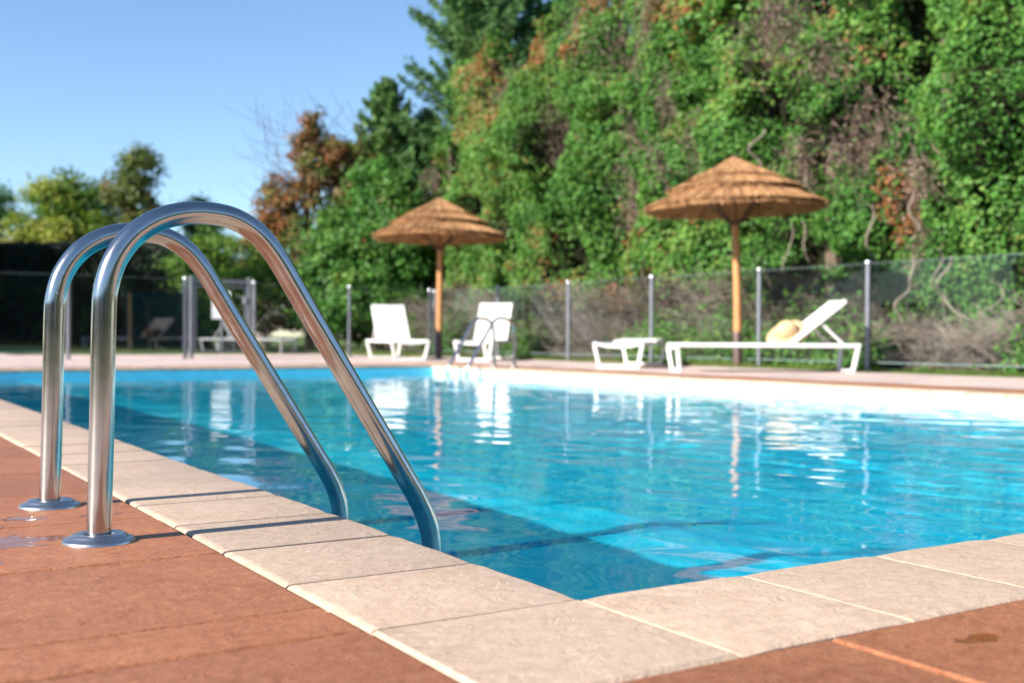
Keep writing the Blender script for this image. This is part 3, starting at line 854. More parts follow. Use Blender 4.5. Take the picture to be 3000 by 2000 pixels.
def ivy_tree(label, u0, u1, dens, trunks):
    t = thing('ivy_covered_tree', label, 'tree', P(HA + 1.2, (u0 + u1) / 2), 0, 'creeper smothered trees')
    t.location = (0, 0, 0)
    area = (u1 - u0) * 7.0
    n = int(area * dens)
    soft = 0.35
    u = R.uniform(u0 - soft, u1 + soft, n) ; z = R.uniform(0.2, 7.6, n)
    keep = (R.random(n) < np.clip(np.minimum(u - u0 + soft, u1 + soft - u) / (2 * soft), 0, 1))
    tp = top_of(u) + 0.30 * vn(u / 0.35, 0.5, 8) + 0.25 * vn(u / 0.13, 0.5, 9)
    keep &= (z < tp)
    keep &= (z > (0.25 + 0.28 * np.clip((u - 8) / 2, 0, 1)) + 0.6 * (0.5 + 0.5 * vn(u / 0.7, 0.3, 12)) + 0.3 * vn(u / 0.25, z / 0.3, 13))
    hole = vn(u / 0.75 + 31, z / 1.05, 5) + 0.55 * vn(u / 0.31, z / 0.4, 6) + 0.35 * vn(u / 0.16, z / 0.2, 14)
    inh = hole > 0.55
    keep &= ~(inh & (R.random(n) < 0.93))
    u, z, inh = u[keep], z[keep], inh[keep]; n = len(u)
    w = R.exponential(0.11, n); deep = R.random(n) < 0.22; w[deep] += R.uniform(0.1, 0.7, deep.sum()); w[inh] += 0.35
    a = HA - bulge(u, z) + w
    e = 0.08
    gu = (bulge(u + e, z) - bulge(u - e, z)) / (2 * e); gz = (bulge(u, z + e) - bulge(u, z - e)) / (2 * e)
    nr = np.stack([-np.ones(n), -gu, -gz], 1)          # outward in (a, u, z)
    nw = np.stack([nr[:, 0] * D2[0] + nr[:, 1] * D1[0], nr[:, 0] * D2[1] + nr[:, 1] * D1[1], nr[:, 2]], 1)
    nw = unit(nw) + np.array([0, 0, 0.35]) + R.normal(size=(n, 3)) * 0.55
    tone = 0.42 + 0.18 * vn(u / 0.9, z / 0.7, 20) + 0.10 * vn(u / 0.25, z / 0.25, 21) + R.normal(size=n) * 0.11
    tone += 0.13 * np.clip((u - 8.5) / 4, 0, 1)
    br = vn(u / 0.55, z / 1.2, 22) + 0.4 * vn(u / 0.2, z / 0.3, 23) + 0.55 * np.clip((z - 3.2) / 3, 0, 1) * np.clip((u - 9) / 3, 0, 1) + 0.1 * np.clip((u - 15) / 4, 0, 1)
    bm = br > 0.62
    tone[bm] += R.uniform(0.15, 0.42, bm.sum())
    rp_ = ((u - 8.55) / 0.28) ** 2 + ((z - 2.15) / 0.55) ** 2 < 1 + 0.5 * vn(u / .1, z / .1, 3)      # rust patch right of the large parasol
    rp_ &= R.random(n) < 0.75
    tone[rp_] = R.uniform(0.93, 1.0, rp_.sum())
    size = R.uniform(0.045, 0.095, n) * (1 + 0.25 * vn(u / 1.2, z / 1.2, 61))
    leaves('foliage', W(a, u, z), nw, size, tone, M['ivy'], t, 0.86)
    # dark inner thicket
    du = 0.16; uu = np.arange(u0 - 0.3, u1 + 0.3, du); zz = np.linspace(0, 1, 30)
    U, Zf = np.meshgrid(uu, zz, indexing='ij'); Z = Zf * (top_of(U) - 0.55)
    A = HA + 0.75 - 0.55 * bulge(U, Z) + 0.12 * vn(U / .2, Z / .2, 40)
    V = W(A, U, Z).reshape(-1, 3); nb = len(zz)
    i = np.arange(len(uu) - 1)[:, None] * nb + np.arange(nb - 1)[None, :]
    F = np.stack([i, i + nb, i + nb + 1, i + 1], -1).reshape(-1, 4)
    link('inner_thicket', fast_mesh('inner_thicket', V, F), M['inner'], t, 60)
    for tu in trunks:
        m = MB(); h_ = float(top_of(tu)) - 0.4
        m.tube([tuple(W(np.array(HA + 1.0 + 0.15 * math.sin(q * 2 + tu)), np.array(tu + 0.2 * math.sin(q * 1.3)), np.array(q * h_))) for q in np.linspace(0, 1, 8)],
               [0.17 * (1 - 0.75 * q) for q in np.linspace(0, 1, 8)], 10)
        m.build('trunk', M['bark'], t, 60)
    return t
def hang(t, u, z, wd, ht, n, name='dead_vine_clump', drop=0.2):
    """a ragged patch of dead brown creeper on the face of the wall"""
    m = 6; n = int(n * .9)
    uu = u + R.normal(0, wd * 0.36, n); z0 = z + ht * R.normal(0.15, 0.35, n); ln = ht * R.uniform(0.15, 0.8, n)
    q = np.linspace(0, 1, m)[None, :]; k = R.uniform(0, 6, n)[:, None]
    Z = z0[:, None] - ln[:, None] * q ** 1.2 + 0.03 * np.sin(q * 9 + k)
    U = uu[:, None] + R.normal(0, 0.22, n)[:, None] * q + 0.05 * np.sin(q * 7 + k)
    A0 = HA - bulge(uu, z0) - 0.03
    A = A0[:, None] - drop * np.sin(q * 2.4) * R.uniform(0.0, 1, n)[:, None] + R.normal(0, 0.05, n)[:, None]
    o = ribbons(name, W(A, U, Z), R.uniform(0.0025, 0.007, n), np.clip(R.normal(0.45, 0.28, n), 0, 1), M['deadvine'], t)
    nl = n * 5
    i_ = R.integers(0, n, nl); j_ = R.integers(0, m, nl)
    pts = W(A, U, Z)[i_, j_] + R.normal(0, .05, (nl, 3))
    leaves('withered_leaves', pts, R.normal(size=(nl, 3)) + np.array([-.8, -.5, .2]), R.uniform(.03, .08, nl), R.uniform(.0, 1, nl), M['deadvine'], o, .5)
    return o
def stem(t, pts, r):
    m = MB(); P_ = spline([(p[0], p[1]) for p in pts], 5)
    m.tube([tuple(W(np.array(HA - float(bulge(np.array(p[0]), np.array(max(p[1], .6)))) * 0.8 - 0.22 + 0.04 * math.sin(i)), np.array(p[0]), np.array(p[1]))) for i, p in enumerate(P_)],
           [r * .62 * (1 - 0.5 * i / len(P_)) for i in range(len(P_))], 7)
    return m.build('vine_stem', M['vine'], t, 60)

iv1 = ivy_tree('bright green creeper covered tree filling the right edge of the photo', 2.5, 9.0, 1900, (4, 6.2, 8.1))
iv2 = ivy_tree('creeper covered tree with brown dead patches behind the larger parasol', 9.0, 13.9, 1900, (10, 12.4))
iv3 = ivy_tree('creeper covered tree above and right of the smaller parasol', 13.9, 19.0, 1750, (15.2, 17.6))
iv4 = ivy_tree('narrow creeper covered tree column above the smaller parasol', 19.0, 22.5, 1500, (19.9, 21.5))
# px -> (u, z) on the wall face for the things seen on it
def wall_uz(px, py):
    k = (px - 1176) / 2555.5; kz = (779 - py) / 2555.5
    aa = HA - 0.3
    u = (CX + aa * D2[0] - k * (CY + aa * D2[1])) / (-D1[0] + k * D1[1]); Y = CY + aa * D2[1] + u * D1[1]
    return u, CAM_H + kz * Y
for (px, py, w_, h_, n_) in ((1415, 470, .55, .75, 110), (2080, 395, .6, .7, 110), (1920, 340, .5, .8, 80), (1800, 60, .7, .8, 110), (1350, 110, .5, .6, 60), (1275, 30, .5, .9, 70),
                             (1150, 205, .5, .6, 60), (1900, 130, .35, .5, 60), (1975, 260, .3, .6, 50), (1225, 300, .3, .8, 60), (935, 415, .6, .4, 70), (1820, 375, .4, .5, 50),
                             (1560, 390, .3, .6, 40), (1640, 330, .3, .6, 45), (1480, 40, .35, 1.2, 60), (1560, 230, .3, .7, 50), (1430, 300, .25, .6, 40), (2050, 560, .3, .6, 40)):
    u_, z_ = wall_uz(px, py)
    par = iv1 if u_ < 9 else iv2 if u_ < 13.9 else iv3 if u_ < 19 else iv4
    hang(par, u_, z_, w_, h_, n_)
for pts, r in (([(2078, 590), (2072, 640), (2052, 690), (2060, 740), (2050, 800)], 0.032), ([(2165, 590), (2140, 650), (2145, 690), (2190, 725), (2240, 745)], 0.028),
               ([(2140, 570), (2120, 650), (2125, 700), (2110, 760)], 0.02), ([(2225, 640), (2240, 680), (2215, 720)], 0.02), ([(2085, 440), (2090, 490), (2110, 530)], 0.025),
               ([(1755, 300), (1748, 350), (1760, 390)], 0.03), ([(1800, 505), (1806, 600), (1800, 680)], 0.02), ([(1768, 510), (1762, 600), (1768, 690)], 0.02),
               ([(1960, 470), (1945, 560), (1950, 660)], 0.03), ([(1835, 360), (1828, 420), (1840, 470)], 0.03)):
    uz = [wall_uz(*p) for p in pts]
    par = iv1 if uz[0][0] < 9 else iv2 if uz[0][0] < 13.9 else iv3
    stem(par, uz, r)

# dry brush at the foot of the wall
def brush():
    n = 9000; m = 6
    u = R.uniform(4.2, 20.5, n); zc = np.abs(R.normal(0.45, 0.45, n)); a = HA - 0.75 + R.normal(0, 0.28, n) + 0.2 * vn(u / .8, zc, 3)
    zc = np.minimum(zc, 0.55 + 0.60 * np.clip((u - 8) / 2, 0, 1) + 0.3 * vn(u / 0.8, 0.2, 9))
    ln = R.uniform(0.25, 0.9, n); th = R.normal(0, 0.55, n) + np.where(R.random(n) < .5, 0, np.pi); q = np.linspace(-.5, .5, m)[None, :]
    U = u[:, None] + ln[:, None] * q * np.cos(th)[:, None]
    curv = R.normal(0, 0.5, n)[:, None]
    Z = zc[:, None] + ln[:, None] * (q * np.sin(th)[:, None] + curv * (q ** 2 - .1)); Z = np.abs(Z) + 0.01
    A = a[:, None] + ln[:, None] * q * R.normal(0, 0.4, n)[:, None]
    tn = np.clip(0.5 + 0.3 * vn(u / 1.1, zc / .5, 5) + R.normal(0, 0.17, n), 0, 1)
    o = ribbons('dry_brush', W(A, U, Z), R.uniform(0.002, 0.007, n), tn, M['twig'])
    return tag(o, 'tangle of dry grey twigs along the foot of the creeper wall', 'brush', None, 'stuff')
brush()
def low_plants():
    n = 32000
    u = R.uniform(3.5, 20, n); z = np.abs(R.normal(0, 0.40, n)) * (0.6 + 0.8 * np.clip(vn(u / .6, .4, 33), 0, 1)) + 0.03
    k = vn(u / 0.9, 2.2, 34) + 0.5 * vn(u / .3, z / .3, 36) > -0.05
    u, z = u[k], z[k]; n = len(u)
    a = HA - 1.05 + R.normal(0, 0.25, n)
    o = leaves('undergrowth', W(a, u, z), R.normal(size=(n, 3)) + np.array([-.5, -.5, .8]), R.uniform(.05, .1, n), 0.5 + R.normal(0, .14, n), M['ivy'], None, 0.6)
    return tag(o, 'low green weeds growing in front of the dry twigs', 'undergrowth', None, 'stuff')
low_plants()

# ------------------------------------------------------------------ free-standing trees
def limb_tree(name, label, x, y, trunk_h, r0, blobs, matl, nleaf, lsize, tone0, tvar, group=None, cl=0.30, tones=None, barkm='bark'):
    """blobs: (dx, dy, z, rx, rz, share); clumped foliage hung on limbs that reach each blob"""
    t = thing(name, label, 'tree', (x, y, 0), 0, group)
    m = MB()
    m.tube([(0.1 * math.sin(q * 3 + x), 0.1 * math.cos(q * 2 + y) - .1, q * trunk_h) for q in np.linspace(0, 1, 8)], [r0 * (1 - 0.7 * q) for q in np.linspace(0, 1, 8)], 9)
    for (dx, dy, z, rx, rz, sh) in blobs:
        zb = min(trunk_h * 0.9, z * 0.55)
        m.tube([(0, 0, zb), (dx * .45, dy * .45, zb + (z - zb) * .6), (dx, dy, z)], [r0 * .4, r0 * .25, r0 * .08], 6)
        for _ in range(5):
            g_ = R.uniform(0, 6.28); e = R.uniform(-.5, .9)
            m.tube([(dx * .6, dy * .6, zb + (z - zb) * .7), (dx + rx * .8 * math.cos(g_), dy + rx * .8 * math.sin(g_), z + rz * e * .9)], [r0 * .15, r0 * .03], 5)
    m.build('trunk', M[barkm], t, 60)
    Pt, Nr, T = [], [], []
    tot = sum(b[5] for b in blobs)
    for bi, (dx, dy, z, rx, rz, sh) in enumerate(blobs):
        nl = int(nleaf * sh / tot); nc = max(6, nl // 46)
        d = unit(R.normal(size=(nc, 3))); rr = R.uniform(0.25, 1.0, nc) ** 0.45
        rr *= 0.82 + 0.30 * vn(d[:, 0] * 2.1 + bi, d[:, 2] * 2.1 + d[:, 1], 50 + bi)
        c = d * rr[:, None] * np.array([rx, rx, rz]) + np.array([dx, dy, z])
        ct = R.normal(0, tvar, nc) + (0 if tones is None else tones[bi])
        k = R.integers(0, nc, nl)
        off = R.normal(size=(nl, 3)) * cl * np.array([0.62, 0.62, 0.40])
        Pt.append(c[k] + off); Nr.append(unit(off) * .6 + d[k] * .5 + np.array([0, 0, .45]) + R.normal(size=(nl, 3)) * .5)
        T.append(tone0 + ct[k] + R.normal(0, .09, nl))
    Pt = np.concatenate(Pt); Nr = np.concatenate(Nr); T = np.concatenate(T)
    leaves('crown', Pt, Nr, R.uniform(.7, 1.3, len(Pt)) * lsize, T, matl, t, 0.7)
    return t

def conifer(name, label, x, y, h, rmax, matl, nbr, tone0, zmin=0.8, up=0.15, group=None, per=120, ls=0.11, asp=0.3, wild=0.25, shape=0.85, bend=0.0):
    t = thing(name, label, 'tree', (x, y, 0), 0, group)
    m = MB(); m.tube([(0, 0, q * h) for q in np.linspace(0, 1, 8)], [0.16 * (1 - .93 * q) for q in np.linspace(0, 1, 8)], 9)
    Pt, Ax, T = [], [], []
    for i in range(nbr):
        q = (i + R.uniform(0, 1)) / nbr; z = zmin + (h - zmin) * q
        ln = (rmax * (1 - q) ** shape + 0.12) * R.uniform(1 - wild, 1 + wild * .8); g_ = R.uniform(0, 6.28)
        el = up + R.normal(0, .12) + 0.5 * q
        dv = np.array([math.cos(g_) * math.cos(el), math.sin(g_) * math.cos(el), math.sin(el)])
        s_ = np.linspace(0, 1, 5)[:, None]
        br = np.array([0, 0, z]) + dv * ln * s_ + np.array([0, 0, bend]) * ln * s_ ** 2
        m.tube([tuple(p) for p in br], [0.026 * (1 - k / 5) * (1.2 - q) + .003 for k in range(5)], 5, False)
        n = int(per * (0.35 + ln / rmax))
        f = R.uniform(0.12, 1.03, n); c = np.array([0, 0, z]) + dv * ln * f[:, None] + np.array([0, 0, bend]) * ln * f[:, None] ** 2
        sd = np.array([-math.sin(g_), math.cos(g_), 0])
        spread = (0.10 + 0.16 * ln) * (1.05 - f)
        c = c + sd * (R.normal(size=n) * spread)[:, None] + np.array([0, 0, 1]) * (R.normal(size=n) * 0.07 - 0.03)[:, None]
        Pt.append(c); Ax.append(np.tile(dv, (n, 1)) + sd * R.normal(size=(n, 1)) * .6); T.append(tone0 + R.normal(0, .08) + R.normal(0, .1, n))
    m.build('trunk', M['bark'], t, 60)
    Pt = np.concatenate(Pt); Ax = np.concatenate(Ax); T = np.concatenate(T)
    leaves('crown', Pt, R.normal(size=Pt.shape) + np.array([0, 0, .6]), R.uniform(.7, 1.4, len(Pt)) * ls, T, matl, t, asp, Ax, 0.05)
    return t

GBK = 'trees behind the pool fence'
def at(px, Y): return (px - 1176) / 2555.5 * Y
def zat(py, Y, px=1176): return CAM_H + (779 - 5 + (px - 1176) * 0.0054 - py) / 2555.5 * Y
# tall dark conifer and the big broadleaf behind the creeper
conifer('conifer_tree', 'tall dark conifer with reaching boughs at the left end of the tall tree wall', at(1078, 27.5), 27.5, 12.5, 1.8, M['needle'], 210, 0.46, 1.2, -0.02, GBK, 210, 0.15, 0.36, 0.35, 0.5, 0.32)
limb_tree('broadleaf_tree', 'big dark green broadleaf tree rising behind the creeper wall at the top of the photo', at(1200, 29), 29, 8.0, 0.26,
          [(-1.0, 0, 6.7, 1.1, 1.3, 3), (0.4, -.3, 7.2, 1.2, 1.3, 3), (-0.9, .2, 8.9, 1.2, 1.2, 3), (.7, .2, 9.2, 1.3, 1.4, 3), (-1.2, 0, 5.0, 1.0, 1.2, 2), (0.2, 0.2, 5.4, 1.2, 1.2, 2), (1.5, 0, 7.9, 1.0, 1.2, 2.2), (-.4, 0, 4.0, 1.4, 1.0, 2)], M['dark_leaf'], 23000, 0.15, 0.60, 0.16, GBK)
limb_tree('broadleaf_tree', 'shaded broadleaf tree with sky showing through behind the creeper top', at(1425, 27), 27, 6.5, 0.2,
          [(-0.5, 0, 7.6, 1.0, 1.5, 3), (0.7, 0, 8.6, 1.1, 1.2, 2), (0.5, .2, 6.6, .7, .9, 1.1)], M['dark_leaf'], 5200, 0.15, 0.35, 0.1, GBK)
# pointed green tree and the half-dead brown one
conifer('pointed_tree', 'pointed green conifer between the brown tree and the tall wall', at(885, 28), 28, zat(200, 28), 1.75, M['needle'], 230, 0.56, 0.3, 0.22, GBK, 170, 0.15, 0.5, 0.22, 0.62, 0.08)
limb_tree('shrubby_tree', 'green bushy tree at the foot of the pointed conifer', at(860, 25.5), 25.5, 2.6, 0.11,
          [(-.7, 0, 2.2, 1.1, 1.2, 3), (0.6, 0, 2.6, 1.0, 1.3, 3), (0.1, -.4, 1.1, 1.3, 0.9, 3), (-1.2, .1, 1.3, 0.9, 1.0, 2), (.1, .2, 3.6, .8, .8, 1.5)], M['ivy'], 26000, 0.105, 0.44, 0.14, GBK, 0.24)
limb_tree('half_dead_tree', 'half dead tree with rusty brown top and bare twigs against the sky', at(705, 27.5), 27.5, 4.6, 0.12,
          [(0.1, 0, 4.6, .7, 1.0, 2.2), (-.5, 0, 3.6, .75, .9, 2), (.8, 0, 3.8, .8, 1.0, 2.4), (0.2, 0, 2.4, 1.4, 1.2, 4), (-.7, 0, 1.3, 1.1, 1.1, 3), (.7, -.2, 1.1, 1.4, 1.1, 3.5), (0.15, 0, 5.6, .28, .6, .4), (-1.0, 0, 2.6, .55, .7, 1), (1.15, .3, 4.5, .75, 1.0, 2), (1.1, .3, 2.9, 1.0, 1.2, 2.5), (-.85, .1, 3.3, .7, .8, 1.6), (-1.2, .1, 1.9, .8, .9, 2), (.45, .1, 4.6, .6, .9, 1.6)],
          M['brown_leaf'], 36000, 0.10, 0.42, 0.16, GBK, 0.17, [.26, .30, .10, -.02, .10, -.1, .25, .4, .05, -.12, .28, .12, .18])
hd = [o for o in bpy.data.objects if o.name.startswith('half_dead_tree')][0]
n = 120; m_ = 6
q = np.linspace(0, 1, m_)[None, :, None]
st = np.stack([R.normal(-.1, .55, n), R.normal(0, .4, n), R.uniform(3.6, 5.6, n)], 1)
dr = np.stack([R.normal(-.35, .8, n), R.normal(0, .5, n), R.uniform(.1, 1.1, n)], 1)
ribbons('bare_twigs', st[:, None, :] + unit(dr)[:, None, :] * R.uniform(.5, 1.5, n)[:, None, None] * q + np.array([0, 0, -.25]) * q ** 2 * R.uniform(-1, 1.4, n)[:, None, None],
        R.uniform(.004, .010, n), R.uniform(.1, .6, n), M['deadvine'], hd)
limb_tree('leafy_tree', 'mid green tree filling the gap between the pointed conifer and the tall conifer', at(955, 28.8), 28.8, 4.5, 0.13,
          [(0, 0, 4.9, .6, 1.0, 2), (.4, 0, 5.6, .5, .9, 1.4), (-.3, 0, 3.6, .8, 1.0, 2), (.4, .1, 3.0, .9, 1.2, 2)], M['needle'], 14000, 0.11, 0.62, 0.14, GBK, 0.22)
limb_tree('olive_shrub', 'olive green shrub behind the gate', at(560, 27), 27, 1.8, 0.09,
          [(-.5, 0, 1.3, .8, .8, 2), (.5, 0, 1.5, .9, .9, 2), (0.1, 0, 2.2, .7, .7, 1.5), (-.2, 0, .6, 1.1, .6, 2)], M['yellow_leaf'], 7000, 0.10, 0.38, .12, GBK, 0.24)
limb_tree('bright_shrub', 'bright green shrub just left of the gate', at(455, 30.5), 30.5, 2.2, 0.08,
          [(-.2, 0, 2.2, .75, .7, 2), (.5, 0, 2.6, .7, .8, 2), (.3, 0, 1.7, .7, .5, 1.2)], M['yellow_leaf'], 5000, 0.11, 0.36, .08, GBK, 0.26)
# trees on the far left
GL2 = 'trees above the dark hedge on the left'
YL = 37
limb_tree('yellow_tree', 'yellow green sunlit tree above the dark hedge', at(145, YL), YL, 4.2, 0.16,
          [(-.3, 0, 4.9, 1.0, 1.0, 2.2), (.55, 0, 4.6, .9, 1.1, 2), (-.9, -.3, 3.6, .9, .8, 2), (.2, -.3, 3.4, 1.2, .9, 2.4), (1.1, 0, 3.5, .8, .9, 1.6), (-1.2, -.3, 3.0, .9, .6, 2), (.4, -.2, 2.7, 1.4, .6, 2)],
          M['yellow_leaf'], 15000, 0.13, 0.62, .14, GL2, 0.32, [-.05, -.3, -.05, .12, -.2, .35, -.02])
limb_tree('olive_tree', 'taller brownish green tree above the dark hedge, right of the yellow one', at(295, YL), YL, 4.8, 0.16,
          [(.35, 0, 5.9, .7, .8, 1.6), (-.35, 0, 5.2, .75, .7, 1.5), (.3, 0, 4.6, .85, .9, 1.8), (0, 0, 3.6, 1.1, .8, 2), (.9, 0, 3.3, .9, .7, 1.5), (-.2, 0, 2.8, 1.4, .6, 2)],
          M['brown_leaf'], 11000, 0.13, 0.30, .12, GL2, 0.30, [.06, .14, .08, .02, -.12, -.06])
limb_tree('small_green_tree', 'small round green tree rising just left of the ladder top', at(462, YL + 1), YL + 1, 3.6, 0.12,
          [(0, 0, 4.35, .75, .75, 2), (.1, 0, 3.4, .8, .8, 1.6), (-.3, 0, 2.6, 1.0, .7, 1.6), (.6, 0, 2.6, .9, .6, 1.4)], M['dark_leaf'], 7000, 0.13, 0.62, .16, GL2, 0.28)
limb_tree('dark_tree', 'dark green tree cut by the left edge of the photo', at(0, YL + 2), YL + 2, 4.0, 0.14,
          [(0, 0, 4.7, .75, .85, 2), (-.7, 0, 4.0, 1.0, 1.0, 2), (.2, 0, 3.3, .7, .8, 1.4)], M['dark_leaf'], 5000, 0.13, 0.5, .12, GL2, 0.3)
limb_tree('backing_tree', 'dark tree crown behind the yellow green tree', at(190, YL + 4), YL + 4, 4.0, 0.16,
          [(-.9, 0, 5.1, .9, .9, 2), (.5, 0, 5.3, .7, .9, 1.5), (1.0, 0, 3.9, 1.2, 1.0, 2), (-.3, 0, 3.6, 1.6, 1.1, 3), (2.4, 0, 3.2, 1.4, .9, 2)], M['dark_leaf'], 9000, 0.15, 0.36, .1, GL2, 0.32)

# dark clipped hedge in the shade, and the tall off-frame trees that shade it
def hedge():
    t = thing('clipped_hedge', 'dark shaded hedge behind the glass fence on the left', 'hedge', (0, 0, 0))
    x0, x1, Y, H = -24.0, at(395, 33), 33.0, 3.0
    n = 30000
    x = R.uniform(x0, x1, n); z = R.uniform(0, H, n); top = R.random(n) < .18
    y = Y - 0.15 * vn(x / .6, z / .6, 2) + np.abs(R.normal(0, .1, n)); z[top] = H + R.normal(0, .06, top.sum()); y[top] = Y + R.uniform(0, 1.3, top.sum())
    z = z - 0.25 * np.clip((x - at(300, 33)) / 1.5, 0, 1) * (z / H)
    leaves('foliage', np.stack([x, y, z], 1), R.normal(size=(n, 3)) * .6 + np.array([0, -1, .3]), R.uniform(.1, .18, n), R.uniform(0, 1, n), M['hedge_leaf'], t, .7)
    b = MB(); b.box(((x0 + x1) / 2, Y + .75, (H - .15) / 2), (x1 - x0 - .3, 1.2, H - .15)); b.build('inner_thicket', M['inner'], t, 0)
    for k in range(9):
        m = MB(); xx = x0 + 1 + k * (x1 - x0 - 2) / 8; m.tube([(xx, Y + .1, 0), (xx + .05, Y + .12, .8), (xx, Y + .3, 1.6)], [.06, .05, .03], 7); m.build('trunk', M['bark'], t, 60)
hedge()
def screen():
    x0, x1, Y = at(285, 29.5), at(487, 29.5), 29.5
    t = thing('privacy_screen', 'dark green mesh screen beyond the gate', 'screen', (x0, Y, 0))
    m = MB(); m.box(((x1 - x0) / 2, 0, 0.76), (x1 - x0, 0.03, 1.5), None, .004); m.build('mesh_panel', M['screen'], t, 30)
    for x in np.linspace(0, x1 - x0, 4):
        m = MB(); m.tube([(x, .05, 0), (x, .05, 1.56)], .03, 10); m.build('post', M['sleeve'], t, 60)
screen()
for k, (x, y, hh, r) in enumerate(((-18.6, 17.6, 10.6, 2.2), (-21.2, 20.2, 11, 2.5), (-23.6, 22.8, 11, 2.5), (-26.2, 25.0, 11.2, 2.6), (-29.2, 26.6, 11.2, 2.6))):
    lb = ['tall tree off to the left nearest the pool', 'tall tree second from the pool off to the left', 'tall tree third from the pool off to the left', 'tall tree fourth from the pool off to the left', 'tall tree farthest from the pool off to the left'][k]
    limb_tree('shade_tree', lb, x, y, 5, .25, [(0, 0, hh * .74, r, hh * .24, 3), (-.5, .4, hh * .48, r * 1.05, hh * .25, 3), (.5, -.3, hh * .25, r, hh * .2, 3)], M['dark_leaf'], 11000, .34, .4, .1, 'tall trees outside the left edge', .5)

# unseen hedge added behind the camera, a dark backdrop for glass and steel reflections
def reflection_backdrop():
    t = thing('added_backdrop_hedge', 'tall hedge added unseen behind the camera to darken reflections', 'hedge', (0, 0, 0))
    pts = [(-46, 12), (-36, -12), (-14, -30), (14, -32), (34, -16), (40, 4)]
    Q, NN = [], []
    for (xa, ya), (xb, yb) in zip(pts[:-1], pts[1:]):
        ln = math.hypot(xb - xa, yb - ya); n = int(ln * 120); q = R.random(n)
        nx, ny = -(yb - ya) / ln, (xb - xa) / ln
        z = R.random(n) * (5.0 + 1.0 * vn(q * ln / 3, 0.5, 77)); o_ = R.normal(0, .35, n) + .5 * vn(q * ln / 1.5, z / 1.5, 78)
        Q.append(np.stack([xa + (xb - xa) * q + nx * o_, ya + (yb - ya) * q + ny * o_, z], 1)); NN.append(np.tile([nx, ny, .3], (n, 1)) + R.normal(0, .5, (n, 3)))
        b = MB(); b.bar((xa, ya, 2.3), (xb, yb, 2.3), .5, 4.6, .02); b.build('inner_thicket', M['inner'], t, 0)
    Q = np.concatenate(Q); NN = np.concatenate(NN)
    leaves('foliage', Q, NN, R.uniform(.25, .5, len(Q)), .35 + R.normal(0, .15, len(Q)), M['dark_leaf'], t, .8)
reflection_backdrop()

# small things beyond the left fence
m = MB(); m.tube([(0, 0, 0), (0.01, 0, .7), (0, 0, 1.45)], [.06, .055, .05], 12)
o = m.build('wooden_post', M['timber'], None, 60, (at(297, 28.6), 28.6, 0)); tag(o, 'yellow brown wooden post standing before the dark hedge', 'post')
t = thing('notice_board', 'blank pale grey board on a post behind the gate', 'board', (at(508, 22.5), 22.5, 0))
m = MB(); m.box((0, 0, .98), (.38, .03, .56), None, .006); m.build('panel', M['board'], t, 30)
m = MB(); m.tube([(0, .04, 0), (0, .04, 1.2)], .025, 10); m.build('post', M['post'], t, 60)
def boulder(x, y, rx, rz, label, seed):
    nth, nph = 14, 20; rg = np.random.default_rng(seed); V, F = [], []
    for i in range(nth + 1):
        th = math.pi * i / nth
        for k in range(nph):
            ph = 2 * math.pi * k / nph; d = np.array([math.sin(th) * math.cos(ph), math.sin(th) * math.sin(ph), math.cos(th)])
            r = 1 + .22 * vn(d[0] * 1.7 + seed, d[2] * 1.7 + d[1], seed) + .08 * vn(d[0] * 5, d[2] * 5 + d[1] * 3, seed + 1)
            V.append((d[0] * rx * r, d[1] * rx * .8 * r, rz * .8 + d[2] * rz * r))
    for i in range(nth):
        for k in range(nph):
            k2 = (k + 1) % nph; F.append((i * nph + k, (i + 1) * nph + k, (i + 1) * nph + k2, i * nph + k2))
    m = MB(); m.add(V, F); o = m.build('boulder', M['rock'], None, 180, (x, y, 0)); tag(o, label, 'boulder', 'pale boulders behind the gate')
boulder(at(535, 25), 25, .20, .27, 'pale boulder below the blank notice board', 3)
boulder(at(603, 24.5), 24.5, .17, .22, 'pale boulder just right of the gate post', 8)
# ------------------------------------------------------------------ grass
def blades(n, fn, hmin, hmax, tone0):
    xy = fn(n); n = len(xy)
    h_ = R.uniform(hmin, hmax, n) * (0.7 + 0.5 * np.clip(vn(xy[:, 0] / .7, xy[:, 1] / .7, 3), -.6, 1)); g_ = R.uniform(0, 6.28, n)
    ln = R.normal(0, .45, (n, 2)) * h_[:, None]; w = R.uniform(.003, .007, n)
    b = np.stack([np.cos(g_) * w, np.sin(g_) * w, np.zeros(n)], 1)
    p = np.concatenate([xy, np.full((n, 1), -.034)], 1)
    tip = p + np.concatenate([ln, h_[:, None] + .034], 1)
    V = np.stack([p - b, p + b, tip], 1).reshape(-1, 3); F = np.arange(3 * n).reshape(-1, 3)
    return V, F, tone0 + 0.25 * vn(xy[:, 0] / 1.5, xy[:, 1] / 1.5, 5) + R.normal(0, .16, n)
def strip(n):
    a = GR_A + np.abs(R.exponential(.5, n)) * 1.0 - 0.03; b = R.uniform(2.5, 17.5, n)
    a = np.minimum(a, GR_A + 2.2)
    return np.stack([CX + a * D2[0] + b * D1[0], CY + a * D2[1] + b * D1[1]], 1)
def field(n):
    y = 22 + R.random(n) ** 1.4 * 11; x = R.uniform(-.52, .02, n) * y
    a = (x - CX) * D2[0] + (y - CY) * D2[1]; b = (x - CX) * D1[0] + (y - CY) * D1[1]
    k = ~(((a < 2.2) & (b < PB + E0 + 10.5)) | ((a < 8.2) & (b < PB + E0 + 8.0)))
    return np.stack([x[k], y[k]], 1)
V1, F1, T1 = blades(42000, strip, .02, .085, .48)
V2, F2, T2 = blades(52000, field, .04, .11, .58)
o = link('grass', fast_mesh('grass', np.concatenate([V1, V2]), np.concatenate([F1, F2 + len(V1)]), np.clip(np.concatenate([T1, T2]), 0, 1)), M['grass'], None, 0)
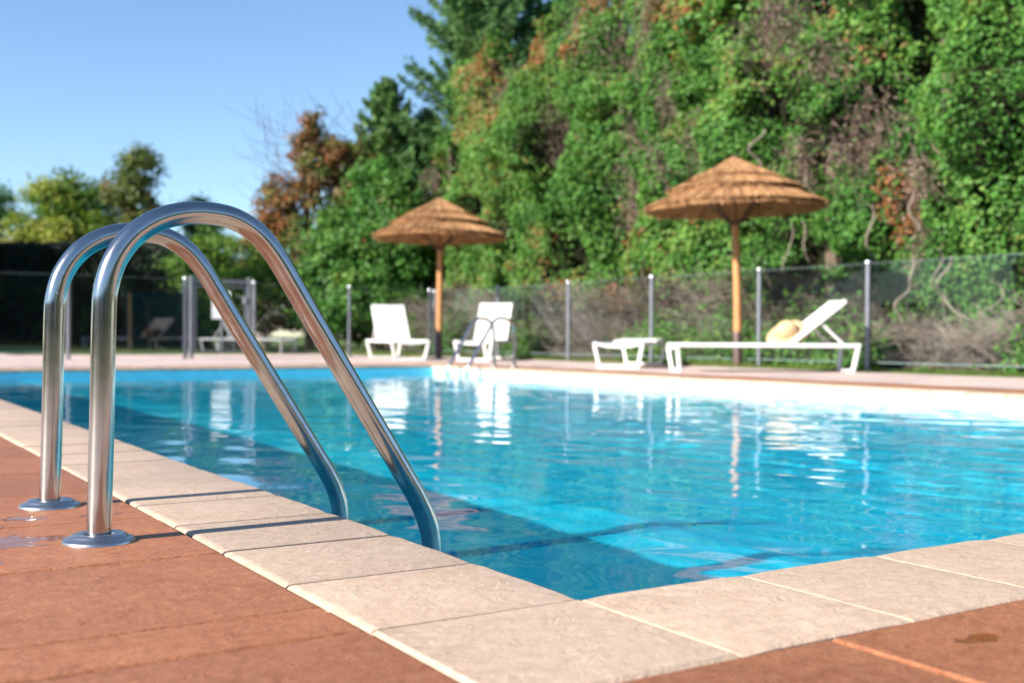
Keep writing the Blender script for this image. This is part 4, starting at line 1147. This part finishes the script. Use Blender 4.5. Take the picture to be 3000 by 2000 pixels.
tag(o, 'short green grass beyond the paving and under the glass fence', 'grass', None, 'stuff')

# ------------------------------------------------------------------ light
EL = rad(28); sx, sy = -0.824, -0.566
AZ = math.atan2(sx, sy)
w = bpy.data.worlds.new('World'); S.world = w; w.use_nodes = True
nt = w.node_tree; nt.nodes.clear()
sky = nt.nodes.new('ShaderNodeTexSky'); sky.sky_type = 'NISHITA'; sky.sun_disc = False
sky.sun_elevation = EL; sky.sun_rotation = AZ; sky.altitude = 60; sky.air_density = 1.0; sky.dust_density = 0.05; sky.ozone_density = 4.2
bg = nt.nodes.new('ShaderNodeBackground'); bg.inputs['Strength'].default_value = 0.076
wo = nt.nodes.new('ShaderNodeOutputWorld')
nt.links.new(sky.outputs[0], bg.inputs['Color']); nt.links.new(bg.outputs[0], wo.inputs['Surface'])
sl = bpy.data.lights.new('sun', 'SUN'); sl.energy = 4.2; sl.angle = rad(0.8); sl.color = (1.0, 0.94, 0.86)
so = bpy.data.objects.new('sun', sl); COL.objects.link(so)
to_sun = Vector((sx * math.cos(EL), sy * math.cos(EL), math.sin(EL)))
so.rotation_euler = to_sun.to_track_quat('Z', 'Y').to_euler(); so.location = to_sun * 40
sl.cycles.is_caustics_light = True
wat.cycles.is_caustics_caster = True
pool.cycles.is_caustics_receiver = True

# ------------------------------------------------------------------ camera
cd = bpy.data.cameras.new('camera'); cam = bpy.data.objects.new('camera', cd); COL.objects.link(cam)
cd.sensor_width = 36; cd.sensor_fit = 'HORIZONTAL'; cd.lens = 2555.5 / 2352 * 36
cam.location = (0, 0, CAM_H)
cam.rotation_euler = (Matrix.Rotation(rad(90) - 0.00404, 3, 'X') @ Matrix.Rotation(0.00537, 3, 'Z')).to_euler()
cd.clip_start = 0.05; cd.clip_end = 3000
cd.dof.use_dof = True; cd.dof.focus_distance = 2.05; cd.dof.aperture_fstop = 3.8; cd.dof.aperture_blades = 0
S.camera = cam

S.view_settings.view_transform = 'Standard'; S.view_settings.look = 'None'
S.view_settings.exposure = 1.48; S.view_settings.gamma = 1.0
S.render.engine = 'CYCLES'
c = S.cycles
c.use_denoising = True
try: c.denoiser = 'OPENIMAGEDENOISE'
except Exception: pass
c.max_bounces = 14; c.diffuse_bounces = 8; c.glossy_bounces = 4; c.transmission_bounces = 10; c.transparent_max_bounces = 16
c.caustics_reflective = False; c.caustics_refractive = True; c.sample_clamp_indirect = 8.0
